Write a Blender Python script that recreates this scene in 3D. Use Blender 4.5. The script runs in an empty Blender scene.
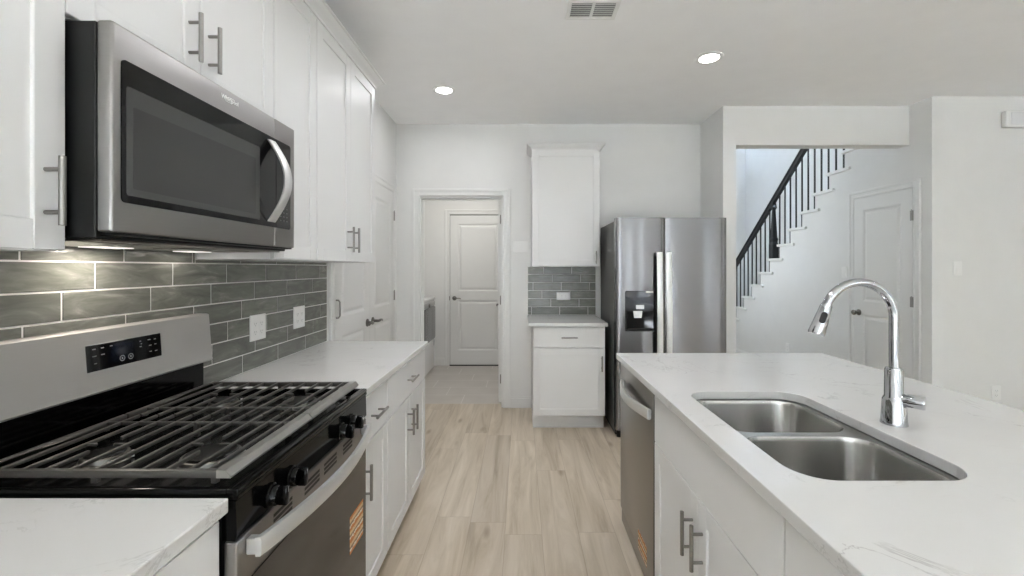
import bpy, bmesh, math, random
from mathutils import Vector, Matrix
random.seed(7)
PI = math.pi
S = bpy.context.scene
COL = S.collection

# ------------------------------------------------------------------ camera
EYE = 1.376
FOC = 434.0
cam = bpy.data.cameras.new('camera')
cam_o = bpy.data.objects.new('camera', cam); COL.objects.link(cam_o)
cam_o.location = (0, 0, EYE); cam_o.rotation_euler = (PI/2, 0, 0)
cam.sensor_width = 36.0; cam.lens = 36.0*FOC/1024.0
cam.shift_x = -9.0/1024.0; cam.shift_y = -20.0/1024.0
cam.clip_start = 0.02; cam.clip_end = 200
S.camera = cam_o

# ------------------------------------------------------------------ world, colour management, window daylight
w = bpy.data.worlds.new('sky'); S.world = w; w.use_nodes = True
nt = w.node_tree; nt.nodes.clear()
wo = nt.nodes.new('ShaderNodeOutputWorld'); wb = nt.nodes.new('ShaderNodeBackground')
sky = nt.nodes.new('ShaderNodeTexSky'); sky.sky_type = 'NISHITA'
sky.sun_elevation = math.radians(40); sky.sun_rotation = math.radians(120); sky.sun_disc = False
wb.inputs['Strength'].default_value = 0.06
nt.links.new(sky.outputs[0], wb.inputs['Color']); nt.links.new(wb.outputs[0], wo.inputs['Surface'])
S.view_settings.view_transform = 'Standard'
S.view_settings.look = 'None'
S.view_settings.gamma = 1.0
S.view_settings.use_curve_mapping = False
S.view_settings.exposure = 0.17
S.cycles.use_denoising = True
S.cycles.max_bounces = 10
S.cycles.diffuse_bounces = 6
S.cycles.glossy_bounces = 5
S.cycles.caustics_reflective = False
S.cycles.caustics_refractive = False
S.cycles.sample_clamp_indirect = 40.0

def area_light(name, loc, rot, sx, sy, power, color=(1, 1, 1), shape='RECTANGLE', spread=None):
    l = bpy.data.lights.new(name, 'AREA'); l.shape = shape; l.size = sx; l.size_y = sy
    l.energy = power; l.color = color
    if spread is not None: l.spread = spread
    o = bpy.data.objects.new(name, l); COL.objects.link(o)
    o.location = loc; o.rotation_euler = rot
    return o
DAY = (0.85, 0.92, 1.0)
# daylight through the living-room windows behind the camera, the dining windows on the far right, and the foyer window
for wx, ww, wp in ((-0.5, 1.15, 18), (0.9, 1.15, 15), (2.375, 0.26, 6), (3.25, 0.32, 6.0), (5.4, 0.32, 5.0)):  # last three fill the added narrow windows
    area_light('window_daylight', (wx, -4.64, 1.5), (PI/2+0.25, 0, 0), ww, 1.8, wp, DAY)   # faces +y
for wy in (-1.9, 0.9):
    area_light('window_daylight', (6.04, wy, 1.5), (0, PI/2+0.25, 0), 1.8, 1.5, 1.5, DAY)   # faces -x
area_light('foyer_daylight', (1.93, 6.3, 2.7), (0, -PI/2, 0), 3.0, 2.0, 26, (0.98, 1.0, 0.96))   # faces +x

sun = bpy.data.lights.new('sun', 'SUN'); sun.energy = 268.0; sun.angle = math.radians(0.6); sun.color = (0.64, 0.748, 1.0)
sun_o = bpy.data.objects.new('sun', sun); COL.objects.link(sun_o); sun_o.location = (1, -12, 12)
sun_o.rotation_euler = (math.radians(38), 0, math.radians(3))   # added for its upward bounce off the living-room floor behind the camera

# ------------------------------------------------------------------ helpers: shader nodes
def lin(c):
    r = []
    for v in c[:3]:
        v = v/255.0
        r.append(v/12.92 if v <= 0.04045 else ((v+0.055)/1.055)**2.4)
    return (r[0], r[1], r[2], 1.0)

class NT:
    def __init__(s, name):
        s.m = bpy.data.materials.new(name); s.m.use_nodes = True
        s.t = s.m.node_tree; s.b = s.t.nodes['Principled BSDF']
    def n(s, k, **kw):
        x = s.t.nodes.new(k)
        for a, v in kw.items(): setattr(x, a, v)
        return x
    def l(s, a, b): s.t.links.new(a, b)
    def set(s, x, i, v):
        if isinstance(v, bpy.types.NodeSocket): s.l(v, x.inputs[i])
        else: x.inputs[i].default_value = v
    def math(s, op, a, b=None, c=None):
        x = s.n('ShaderNodeMath', operation=op)
        s.set(x, 0, a)
        if b is not None: s.set(x, 1, b)
        if c is not None: s.set(x, 2, c)
        return x.outputs[0]
    def pos(s): return s.n('ShaderNodeNewGeometry').outputs['Position']
    def sep(s, v):
        x = s.n('ShaderNodeSeparateXYZ'); s.l(v, x.inputs[0]); return x.outputs
    def comb(s, a, b, c):
        x = s.n('ShaderNodeCombineXYZ'); s.set(x, 0, a); s.set(x, 1, b); s.set(x, 2, c); return x.outputs[0]
    def mapping(s, v, scale=(1, 1, 1), loc=(0, 0, 0)):
        x = s.n('ShaderNodeMapping'); s.l(v, x.inputs[0])
        x.inputs['Scale'].default_value = scale; x.inputs['Location'].default_value = loc
        return x.outputs[0]
    def noise(s, v, scale=5, detail=3, rough=0.5, dist=0.0):
        x = s.n('ShaderNodeTexNoise'); s.l(v, x.inputs['Vector'])
        x.inputs['Scale'].default_value = scale; x.inputs['Detail'].default_value = detail
        x.inputs['Roughness'].default_value = rough; x.inputs['Distortion'].default_value = dist
        return x.outputs['Fac']
    def ramp(s, f, stops, interp='LINEAR'):
        x = s.n('ShaderNodeValToRGB'); s.l(f, x.inputs[0]); e = x.color_ramp.elements
        x.color_ramp.interpolation = interp
        while len(e) < len(stops): e.new(0.5)
        for i, (p, c) in enumerate(stops):
            e[i].position = p; e[i].color = c if len(c) == 4 else (*c, 1)
        return x.outputs[0]
    def mix(s, f, a, b):
        x = s.n('ShaderNodeMix', data_type='RGBA'); s.set(x, 0, f); s.set(x, 6, a); s.set(x, 7, b); return x.outputs[2]
    def bump(s, h, strength=0.2, dist=0.01):
        x = s.n('ShaderNodeBump'); s.l(h, x.inputs['Height'])
        x.inputs['Strength'].default_value = strength; x.inputs['Distance'].default_value = dist
        s.l(x.outputs[0], s.b.inputs['Normal'])
    def col(s, c): s.set(s.b, 'Base Color', c)

def simple(name, c, rough=0.5, metal=0.0, var=0.03, nscale=6, bump=0.0, bscale=200, coat=0.0, spec=None):
    t = NT(name)
    base = lin(c)
    f = t.noise(t.pos(), nscale, 3)
    a = tuple(min(1, v*(1-var)) for v in base[:3])+(1,)
    b = tuple(min(1, v*(1+var)) for v in base[:3])+(1,)
    t.col(t.mix(f, a, b))
    t.b.inputs['Roughness'].default_value = rough
    t.b.inputs['Metallic'].default_value = metal
    if spec is not None: t.b.inputs['Specular IOR Level'].default_value = spec
    if coat: t.b.inputs['Coat Weight'].default_value = coat; t.b.inputs['Coat Roughness'].default_value = 0.05
    if bump: t.bump(t.noise(t.pos(), bscale, 2), bump, 0.002)
    return t.m

def steel(name, c, rough=0.28, axis=2, amt=0.7, rot=0.25):
    """brushed stainless: horizontal brushing, reflections stretched across it"""
    t = NT(name)
    v = t.mapping(t.pos(), (2, 2, 300))
    f = t.noise(v, 1.0, 2)
    base = lin(c)
    t.col(t.mix(f, tuple(x*0.975 for x in base[:3])+(1,), tuple(min(1, x*1.02) for x in base[:3])+(1,)))
    t.b.inputs['Metallic'].default_value = 1.0
    t.b.inputs['Roughness'].default_value = rough
    t.b.inputs['Anisotropic'].default_value = amt; t.b.inputs['Anisotropic Rotation'].default_value = rot
    tg = t.n('ShaderNodeTangent', direction_type='UV_MAP', uv_map='brush')
    t.l(tg.outputs[0], t.b.inputs['Tangent'])
    return t.m

M = {}
M['wall'] = simple('wall_paint', (228, 228, 226), 0.75, bump=0.04, bscale=120)
M['ceiling'] = simple('ceiling_paint', (248, 248, 248), 0.85, bump=0.05, bscale=90)
M['trim'] = simple('trim_paint', (228, 228, 226), 0.4, var=0.01)
M['door'] = simple('door_paint', (226, 226, 224), 0.42, var=0.01)
M['cab'] = simple('cabinet_paint', (224, 224, 223), 0.46, var=0.01)
M['plastic'] = simple('white_plastic', (236, 236, 234), 0.35, var=0.01)
M['slot'] = simple('dark_slot', (112, 113, 113), 0.6)
M['steel'] = steel('brushed_steel', (152, 150, 148), 0.40, 2, 0.6, 0.0)
M['steel_panel'] = steel('satin_steel_panel', (186, 185, 182), 0.52, 2, 0.3)
M['steel_panel'].node_tree.nodes['Principled BSDF'].inputs['Metallic'].default_value = 0.7
M['steel_dark'] = steel('brushed_steel_dark', (150, 147, 142), 0.3, 2)
M['steel_fridge'] = steel('brushed_steel_fridge', (134, 134, 136), 0.20, 2, 0.96)
M['steel_handle'] = steel('handle_steel', (216, 216, 215), 0.33, 2, 0.4)
M['steel_handle'].node_tree.nodes['Principled BSDF'].inputs['Metallic'].default_value = 0.7
M['sink'] = steel('sink_steel', (176, 175, 172), 0.22, 2, 0.8)
M['nickel'] = simple('brushed_nickel', (150, 148, 144), 0.32, 1.0)
M['dark_nickel'] = simple('door_hardware_nickel', (120, 118, 114), 0.3, 1.0)
M['chrome'] = simple('chrome', (186, 188, 191), 0.05, 1.0, var=0.0)
M['fridge_side'] = simple('fridge_side_grey', (112, 112, 110), 0.45, 0.4)
M['black_gloss'] = simple('black_enamel', (8, 8, 8), 0.10, spec=0.2)
M['black'] = simple('black_plastic', (15, 15, 15), 0.4, spec=0.35)
M['black_matte'] = simple('black_matte', (24, 24, 24), 0.7)
M['cast'] = simple('cast_iron', (84, 82, 79), 0.36, 0.4, bump=0.15, bscale=400)
M['cast_sheen'] = simple('grate_rail_sheen', (150, 148, 144), 0.35, 0.7)  # cast iron lightened to paint in the front rail's glossy reflection
M['burner_cap'] = simple('burner_cap_enamel', (10, 10, 10), 0.3, spec=0.3)
M['burner'] = simple('burner_aluminium', (150, 148, 142), 0.3, 1.0)
M['glass_black'] = simple('black_glass', (14, 14, 15), 0.05, spec=0.42)
M['glass_oven'] = simple('oven_glass', (46, 42, 37), 0.08, spec=0.5)
M['mesh_glass'] = simple('microwave_screen', (70, 70, 69), 0.12, spec=0.5)
M['mesh_inner'] = simple('microwave_screen_inner', (62, 62, 61), 0.10, spec=0.5)
M['rail'] = simple('black_rail_paint', (26, 30, 35), 0.35)
M['mark'] = simple('printed_mark', (138, 138, 138), 0.5)
M['display'] = simple('display_blue_black', (12, 18, 34), 0.06, coat=0.5)
M['grout'] = simple('grout', (222, 221, 217), 0.8, bump=0.1)
M['washer'] = simple('washer_white', (232, 232, 232), 0.25)
M['washer_grey'] = simple('washer_grey', (176, 176, 176), 0.35)
M['washer_door'] = simple('washer_door_dark', (70, 71, 73), 0.15, coat=0.5)
M['toe'] = simple('toe_shadow_board', (214, 213, 210), 0.5)
M['slot'].name = 'vent_and_socket_grey'
M['foyer'] = simple('foyer_paint', (232, 234, 234), 0.75)

def mk_quartz():
    t = NT('white_quartz'); p = t.pos()
    n1 = t.noise(p, 3.2, 8, 0.62, 1.3)
    v = t.math('ABSOLUTE', t.math('SUBTRACT', n1, 0.5))
    vein = t.math('SUBTRACT', 1.0, t.math('MINIMUM', t.math('MULTIPLY', v, 80.0), 1.0))
    patch = t.ramp(t.noise(p, 5.0, 2), [(0.50, (0, 0, 0)), (0.66, (1, 1, 1))])
    m = t.math('MULTIPLY', vein, patch)
    cloud = t.noise(p, 2.0, 5, 0.6)
    base = t.mix(cloud, lin((203, 202, 199)), lin((214, 214, 212)))
    speck = t.ramp(t.noise(p, 160, 2), [(0.70, (0, 0, 0)), (0.74, (1, 1, 1))])
    c = t.mix(t.math('MULTIPLY', m, 0.55), base, lin((150, 148, 144)))
    c = t.mix(t.math('MULTIPLY', speck, 0.06), c, lin((170, 168, 164)))
    t.col(c); t.b.inputs['Roughness'].default_value = 0.13; t.b.inputs['Specular IOR Level'].default_value = 0.36
    return t.m
M['quartz'] = mk_quartz()

def mk_tile(name, sc):
    t = NT(name); g = t.n('ShaderNodeNewGeometry'); r = g.outputs['Random Per Island']
    off = t.comb(t.math('MULTIPLY', r, 37.0), t.math('MULTIPLY', r, 91.0), t.math('MULTIPLY', r, 53.0))
    x = t.n('ShaderNodeVectorMath', operation='ADD'); t.l(g.outputs['Position'], x.inputs[0]); t.l(off, x.inputs[1])
    v = t.mapping(x.outputs[0], sc)
    f = t.noise(v, 1.0, 6, 0.6, 1.2)
    c = t.ramp(f, [(0.25, lin((93, 96, 89))), (0.45, lin((113, 115, 107))), (0.58, lin((127, 128, 121))), (0.72, lin((158, 158, 151)))])
    t.col(t.mix(t.math('MULTIPLY', r, 0.45), c, lin((100, 102, 97))))
    t.b.inputs['Roughness'].default_value = 0.12
    t.bump(t.noise(t.mapping(x.outputs[0], tuple(q*0.8 for q in sc)), 1.0, 3), 0.7, 0.006)
    return t.m
M['tile_y'] = mk_tile('backsplash_tile_glaze', (8, 6, 24))
M['tile_x'] = mk_tile('backsplash_tile_glaze_back', (6, 8, 24))

def mk_floor():
    t = NT('oak_vinyl_plank'); p = t.sep(t.pos()); W, L = 0.191, 1.22
    xs = t.math('DIVIDE', t.math('SUBTRACT', p[0], 0.108), W)
    row = t.math('FLOOR', xs); fx = t.math('SUBTRACT', xs, row)
    wn = t.n('ShaderNodeTexWhiteNoise', noise_dimensions='1D'); t.l(row, wn.inputs['W'])
    ys = t.math('ADD', t.math('DIVIDE', p[1], L), wn.outputs['Value'])
    colm = t.math('FLOOR', ys); fy = t.math('SUBTRACT', ys, colm)
    w2 = t.n('ShaderNodeTexWhiteNoise', noise_dimensions='2D'); t.l(t.comb(row, colm, 0.0), w2.inputs['Vector'])
    rnd = w2.outputs['Value']
    gv = t.comb(t.math('MULTIPLY', p[0], 13.0), t.math('MULTIPLY', p[1], 1.1), t.math('MULTIPLY', rnd, 60.0))
    grain = t.noise(gv, 1.0, 7, 0.62, 0.9)
    fine = t.noise(t.comb(t.math('MULTIPLY', p[0], 160.0), t.math('MULTIPLY', p[1], 5.0), t.math('MULTIPLY', rnd, 20.0)), 1.0, 3)
    c = t.ramp(grain, [(0.28, lin((164, 149, 129))), (0.43, lin((190, 177, 157))), (0.58, lin((205, 193, 175))), (0.74, lin((216, 206, 190)))])
    tint = t.ramp(rnd, [(0.0, (0.84, 0.83, 0.82)), (0.5, (0.95, 0.94, 0.93)), (1.0, (1.03, 1.03, 1.03))])
    mm = t.n('ShaderNodeMix', data_type='RGBA', blend_type='MULTIPLY'); mm.inputs[0].default_value = 1.0
    t.l(c, mm.inputs[6]); t.l(tint, mm.inputs[7])
    c = t.mix(t.math('MULTIPLY', fine, 0.18), mm.outputs[2], lin((178, 163, 143)))
    kn = t.n('ShaderNodeTexVoronoi'); t.l(t.comb(t.math('MULTIPLY', p[0], 5.0), t.math('MULTIPLY', p[1], 1.7), t.math('MULTIPLY', rnd, 9.0)), kn.inputs['Vector'])
    kn.inputs['Scale'].default_value = 1.0
    km = t.ramp(kn.outputs['Distance'], [(0.03, (1, 1, 1)), (0.13, (0, 0, 0))])
    c = t.mix(t.math('MULTIPLY', km, 0.6), c, lin((128, 106, 82)))
    dx = t.math('MULTIPLY', t.math('MINIMUM', fx, t.math('SUBTRACT', 1.0, fx)), W)
    dy = t.math('MULTIPLY', t.math('MINIMUM', fy, t.math('SUBTRACT', 1.0, fy)), L)
    seam = t.math('LESS_THAN', t.math('MINIMUM', dx, dy), 0.0016)
    t.col(t.mix(t.math('MULTIPLY', seam, 0.35), c, lin((128, 112, 94))))
    t.b.inputs['Roughness'].default_value = 0.42
    return t.m
M['floor'] = mk_floor()

def mk_ltile():
    t = NT('laundry_floor_tile'); p = t.sep(t.pos()); W, L = 0.305, 0.61
    row = t.math('FLOOR', t.math('DIVIDE', t.math('SUBTRACT', p[1], 4.40), W))
    fy = t.math('FRACT', t.math('DIVIDE', t.math('SUBTRACT', p[1], 4.40), W))
    xs = t.math('ADD', t.math('DIVIDE', p[0], L), t.math('MULTIPLY', row, 0.33))
    fx = t.math('FRACT', xs)
    dx = t.math('MULTIPLY', t.math('MINIMUM', fx, t.math('SUBTRACT', 1.0, fx)), L)
    dy = t.math('MULTIPLY', t.math('MINIMUM', fy, t.math('SUBTRACT', 1.0, fy)), W)
    seam = t.math('LESS_THAN', t.math('MINIMUM', dx, dy), 0.004)
    n = t.noise(t.pos(), 4, 5)
    c = t.mix(n, lin((176, 170, 162)), lin((196, 191, 184)))
    t.col(t.mix(seam, c, lin((208, 204, 198)))); t.b.inputs['Roughness'].default_value = 0.4
    return t.m
M['ltile'] = mk_ltile()

def mk_sticker():
    t = NT('orange_striped_label'); p = t.sep(t.pos())
    z = t.math('FRACT', t.math('MULTIPLY', p[2], 25.0))
    n = t.noise(t.mapping(t.pos(), (60, 60, 260)), 1.0, 2)
    f = t.math('ADD', z, t.math('MULTIPLY', t.math('SUBTRACT', n, 0.5), 0.5))
    c = t.ramp(f, [(0.0, lin((214, 186, 142))), (0.28, lin((192, 116, 46))), (0.62, lin((226, 216, 198))), (0.80, lin((140, 112, 84)))], 'CONSTANT')
    t.col(c); t.b.inputs['Roughness'].default_value = 0.5
    return t.m
M['sticker'] = mk_sticker()

def emis(name, c, s):
    t = NT(name)
    t.b.inputs['Base Color'].default_value = (0.9, 0.9, 0.9, 1)
    t.b.inputs['Emission Color'].default_value = (*c, 1); t.b.inputs['Emission Strength'].default_value = s
    return t.m
M['lamp'] = emis('lamp_lens', (1.0, 0.98, 0.94), 9.0)
M['lamp_hood'] = emis('hood_lamp_lens', (1.0, 0.93, 0.84), 0.9)
def mk_pane():
    t = NT('window_glass'); tr = t.n('ShaderNodeBsdfTransparent'); gl = t.n('ShaderNodeBsdfGlossy'); mx = t.n('ShaderNodeMixShader')
    gl.inputs['Roughness'].default_value = 0.0; tr.inputs[0].default_value = (0.95, 0.97, 0.96, 1); mx.inputs[0].default_value = 0.06
    t.l(tr.outputs[0], mx.inputs[1]); t.l(gl.outputs[0], mx.inputs[2])
    t.l(mx.outputs[0], t.t.nodes['Material Output'].inputs['Surface'])
    return t.m
M['pane'] = mk_pane()

# ------------------------------------------------------------------ helpers: meshes
def FR(o, u, v, w):
    u, v, w = Vector(u), Vector(v), Vector(w)
    m = Matrix.Identity(4)
    for i in range(3):
        m[i][0] = u[i]; m[i][1] = v[i]; m[i][2] = w[i]; m[i][3] = o[i]
    return m
ID = Matrix.Identity(4)
def face_px(x, y, z): return FR((x, y, z), (0, 1, 0), (0, 0, 1), (1, 0, 0))     # faces +x, u = +y
def face_nx(x, y, z): return FR((x, y, z), (0, -1, 0), (0, 0, 1), (-1, 0, 0))   # faces -x, u = -y
def face_ny(x, y, z): return FR((x, y, z), (1, 0, 0), (0, 0, 1), (0, -1, 0))    # faces -y, u = +x

class B:
    def __init__(s, m=ID): s.bm = bmesh.new(); s.m = m
    def box(s, x0, x1, y0, y1, z0, z1, bev=0.0, seg=2, m=None):
        m = s.m if m is None else m
        c = Vector(((x0+x1)/2, (y0+y1)/2, (z0+z1)/2))
        r = bmesh.ops.create_cube(s.bm, size=1.0)
        vs = r['verts']
        for v in vs:
            v.co = Vector((v.co.x*abs(x1-x0), v.co.y*abs(y1-y0), v.co.z*abs(z1-z0)))+c
        if bev > 0:
            es = list({e for v in vs for e in v.link_edges})
            rr = bmesh.ops.bevel(s.bm, geom=es, offset=bev, segments=seg, affect='EDGES', profile=0.5)
            vs = list({v for f in rr['faces'] for v in f.verts} | {v for v in vs if v.is_valid})
        for v in vs: v.co = m @ v.co
        return s
    def prism(s, poly, h0, h1, m=None):
        m = s.m if m is None else m
        a = [s.bm.verts.new(m @ Vector((p[0], p[1], h0))) for p in poly]
        b = [s.bm.verts.new(m @ Vector((p[0], p[1], h1))) for p in poly]
        n = len(poly)
        s.bm.faces.new(a[::-1]); s.bm.faces.new(b)
        for i in range(n): s.bm.faces.new((a[i], a[(i+1) % n], b[(i+1) % n], b[i]))
        return s
    def loft(s, rings, caps=True, closed=True, m=None):
        m = s.m if m is None else m
        R = [[s.bm.verts.new(m @ Vector(p)) for p in r] for r in rings]
        n = len(R[0])
        for a, b in zip(R, R[1:]):
            for i in range(n if closed else n-1):
                j = (i+1) % n
                s.bm.faces.new((a[i], a[j], b[j], b[i]))
        if caps and closed:
            s.bm.faces.new(R[0][::-1]); s.bm.faces.new(R[-1])
        return s
    def frustum(s, u0, u1, v0, v1, w0, w1, ins):
        return s.loft([[(u0, v0, w0), (u1, v0, w0), (u1, v1, w0), (u0, v1, w0)],
                       [(u0+ins, v0+ins, w1), (u1-ins, v0+ins, w1), (u1-ins, v1-ins, w1), (u0+ins, v1-ins, w1)]])
    def tube(s, pts, r, seg=12, caps=True, m=None):
        pts = [Vector(p) for p in pts]; n = len(pts)
        rs = r if isinstance(r, (list, tuple)) else [r]*n
        rings = []; up = None
        for i, p in enumerate(pts):
            d = (pts[min(i+1, n-1)]-pts[max(i-1, 0)]).normalized()
            if up is None:
                up = Vector((0, 0, 1)) if abs(d.z) < 0.9 else Vector((1, 0, 0))
            a = d.cross(up).normalized(); b = a.cross(d).normalized(); up = b
            rings.append([p+a*math.cos(2*PI*k/seg)*rs[i]+b*math.sin(2*PI*k/seg)*rs[i] for k in range(seg)])
        return s.loft(rings, caps, True, m)
    def cyl(s, p0, p1, r, seg=16, r1=None): return s.tube([p0, p1], [r, r if r1 is None else r1], seg)
    def lathe(s, prof, o=(0, 0, 0), seg=24, m=None):
        """prof: (radius, height) pairs about local z"""
        rings = [[(o[0]+r*math.cos(2*PI*k/seg), o[1]+r*math.sin(2*PI*k/seg), o[2]+h) for k in range(seg)] for r, h in prof]
        return s.loft(rings, True, True, m)
    def text(s, string, size, m, depth=0.0006, align='CENTER'):
        cu = bpy.data.curves.new('t', 'FONT'); cu.body = string; cu.size = size; cu.align_x = align; cu.align_y = 'CENTER'
        cu.extrude = depth; cu.resolution_u = 2
        ob = bpy.data.objects.new('t', cu); COL.objects.link(ob)
        dg = bpy.context.evaluated_depsgraph_get(); me = bpy.data.meshes.new_from_object(ob.evaluated_get(dg))
        n0 = len(s.bm.verts); s.bm.from_mesh(me); s.bm.verts.ensure_lookup_table()
        for v in s.bm.verts[n0:]: v.co = m @ v.co
        bpy.data.objects.remove(ob); bpy.data.curves.remove(cu); bpy.data.meshes.remove(me)
        return s

WORLD = {}
def obj(name, b, mat, parent=None, smooth=False, ang=35, bevel=0.0):
    bm = b.bm
    bmesh.ops.remove_doubles(bm, verts=bm.verts[:], dist=1e-6)
    bmesh.ops.recalc_face_normals(bm, faces=bm.faces[:])
    me = bpy.data.meshes.new(name)
    lo = Vector((min(v.co.x for v in bm.verts), min(v.co.y for v in bm.verts), min(v.co.z for v in bm.verts)))
    hi = Vector((max(v.co.x for v in bm.verts), max(v.co.y for v in bm.verts), max(v.co.z for v in bm.verts)))
    c = Vector(((lo.x+hi.x)/2, (lo.y+hi.y)/2, lo.z))
    for v in bm.verts: v.co -= c
    if smooth:
        for f in bm.faces: f.smooth = True
        for e in bm.edges:
            if len(e.link_faces) == 2 and e.calc_face_angle(0) > math.radians(ang): e.smooth = False
    if isinstance(mat, str) and (mat.startswith('steel') or mat == 'sink'):
        uv = bm.loops.layers.uv.new('brush')
        for f in bm.faces:
            nrm = f.normal; top = abs(nrm.z) > 0.8
            for lp in f.loops:
                q = lp.vert.co
                lp[uv].uv = (q.x, q.y) if top else ((q.x if abs(nrm.y) > abs(nrm.x) else q.y), q.z)
    bm.to_mesh(me); bm.free()
    me.materials.append(M[mat] if isinstance(mat, str) else mat)
    o = bpy.data.objects.new(name, me); COL.objects.link(o)
    if bevel:
        md = o.modifiers.new('edge', 'BEVEL'); md.width = bevel; md.segments = 2; md.limit_method = 'ANGLE'; md.angle_limit = math.radians(50)
    WORLD[o] = c
    if parent is not None:
        o.parent = parent; o.location = c-WORLD[parent]
    else: o.location = c
    return o
def tag(o, label, cat, group=None, kind=None):
    o['label'] = label; o['category'] = cat
    if group: o['group'] = group
    if kind: o['kind'] = kind
    return o
def thing(name, label, cat, loc, group=None, kind=None):
    o = bpy.data.objects.new(name, None); COL.objects.link(o); o.location = loc; o.empty_display_size = 0.1
    WORLD[o] = Vector(loc)
    return tag(o, label, cat, group, kind)
def struct(name, b, mat, label, cat, **k):
    return tag(obj(name, b, mat, **k), label, cat, kind='structure')
def dup(root, loc, label, group=None):
    r = root.copy(); COL.objects.link(r); r.location = loc; r['label'] = label
    if group: r['group'] = group
    for ch in list(root.children):
        c = ch.copy(); COL.objects.link(c); c.parent = r
        for g in list(ch.children):
            d = g.copy(); COL.objects.link(d); d.parent = c
    return r

CEIL = 2.795
YB = 4.28          # face of the kitchen's back wall
XL = -1.227        # face of the kitchen's left wall

# ------------------------------------------------------------------ structure
b = B(); b.box(-1.4, 6.2, -4.8, 4.40, -0.1, 0.0); b.box(1.77, 6.2, 4.40, 8.7, -0.1, 0.0)
struct('floor', b, 'floor', 'light oak plank floor running towards the back wall', 'floor')
b = B(); b.box(-2.05, 0.7, 4.4005, 6.3, -0.1, 0.0)
struct('floor_laundry', b, 'ltile', 'pale greige tiled floor of the laundry behind the doorway', 'floor')
b = B(); b.box(-1.34, 6.2, -4.8, 3.92, CEIL, CEIL+0.1); b.box(-1.34, 1.885, 3.92, 4.40, CEIL, CEIL+0.1)
struct('ceiling', b, 'ceiling', 'flat white kitchen ceiling with recessed lights', 'ceiling')
b = B(); b.box(-2.05, 0.7, 4.4005, 6.3, CEIL, CEIL+0.1)
struct('ceiling_laundry', b, 'ceiling', 'white ceiling of the laundry room', 'ceiling')
b = B(); b.box(XL-0.11, XL, -4.8, YB, 0, CEIL)
struct('wall_left', b, 'wall', 'white wall behind the range and the left hand cabinets', 'wall')
# back wall with the laundry doorway
OX0, OX1, OZ = -1.000, -0.178, 2.082
b = B(); b.box(-2.05, OX0, YB, 4.40, 0, CEIL); b.box(OX1, 1.7685, YB, 4.40, 0, CEIL); b.box(OX0, OX1, YB, 4.40, OZ, CEIL)
struct('wall_back', b, 'wall', 'white back wall with the laundry doorway and the fridge in front of it', 'wall')
b = B(); b.box(1.769, 1.8825, 3.80, 4.40, 0, CEIL)
struct('wall_return', b, 'wall', 'short white wall end between the fridge and the stair opening', 'wall')
b = B(); b.box(1.8825, 3.40, 3.80, 3.92, 2.453, CEIL)
struct('wall_header', b, 'wall', 'white header above the wide opening to the stairs', 'wall')
# stair side wall: plane x = 3.40, stepped along the treads
T0Y, T0Z, RUN, RISE = 6.53, 0.768, 0.229, 0.184
def tread_y(k): return T0Y-RUN*k
def tread_z(k): return T0Z+RISE*k
KA, KB = -3, 12
poly = [(3.59, 0), (tread_y(KA)+0.319, 0)]
for k in range(KA, KB+1):
    poly.append((tread_y(k)+0.319, tread_z(k)-0.034)); poly.append((tread_y(k)+0.090, tread_z(k)-0.034))
ylast = tread_y(KB)+0.090
poly += [(ylast, 4.2), (3.59, 4.2)]
b = B(FR((3.40, 0, 0), (0, 1, 0), (0, 0, 1), (1, 0, 0))); b.prism(poly, 0, 0.10)
struct('wall_stair', b, 'wall', 'white stepped wall under the staircase with the closet door in it', 'wall')
b = B(); b.box(3.5005, 6.2, 3.59, 3.70, 0, CEIL)
struct('wall_right', b, 'wall', 'white wall beyond the island with the chime box and switch', 'wall')
# foyer shell (two storeys high)
b = B(); b.box(1.77, 1.8825, 4.4005, 5.25, 0, 5.4); b.box(1.66, 1.7685, 3.46, 4.52, CEIL+0.1005, 5.4); b.box(1.77, 1.8825, 3.581, 4.4005, CEIL+0.1005, 5.4); b.box(1.77, 1.8825, 7.35, 8.5, 0, 5.4); b.box(1.77, 1.8825, 5.25, 7.35, 0, 1.15); b.box(1.77, 1.8825, 5.25, 7.35, 4.25, 5.4)
struct('wall_foyer_side', b, 'foyer', 'white foyer wall hidden beyond the opening', 'wall')
b = B(); b.box(1.77, 4.52, 8.5, 8.62, 0, 5.4)
struct('wall_foyer_end', b, 'foyer', 'bright white end wall of the foyer behind the stair rail', 'wall')
b = B(); b.box(4.40, 4.52, 3.705, 8.5, 0, 5.4)
struct('wall_foyer_stair', b, 'foyer', 'bright white wall on the far side of the staircase', 'wall')
b = B(); b.box(1.77, 4.52, 3.46, 3.58, CEIL+0.1005, 5.4)
struct('wall_foyer_upper', b, 'foyer', 'upper foyer wall above the stair opening', 'wall')
b = B(); b.box(1.66, 4.52, 3.46, 8.62, 5.4, 5.5)
struct('ceiling_foyer', b, 'ceiling', 'high ceiling of the stair foyer', 'ceiling')
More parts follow.
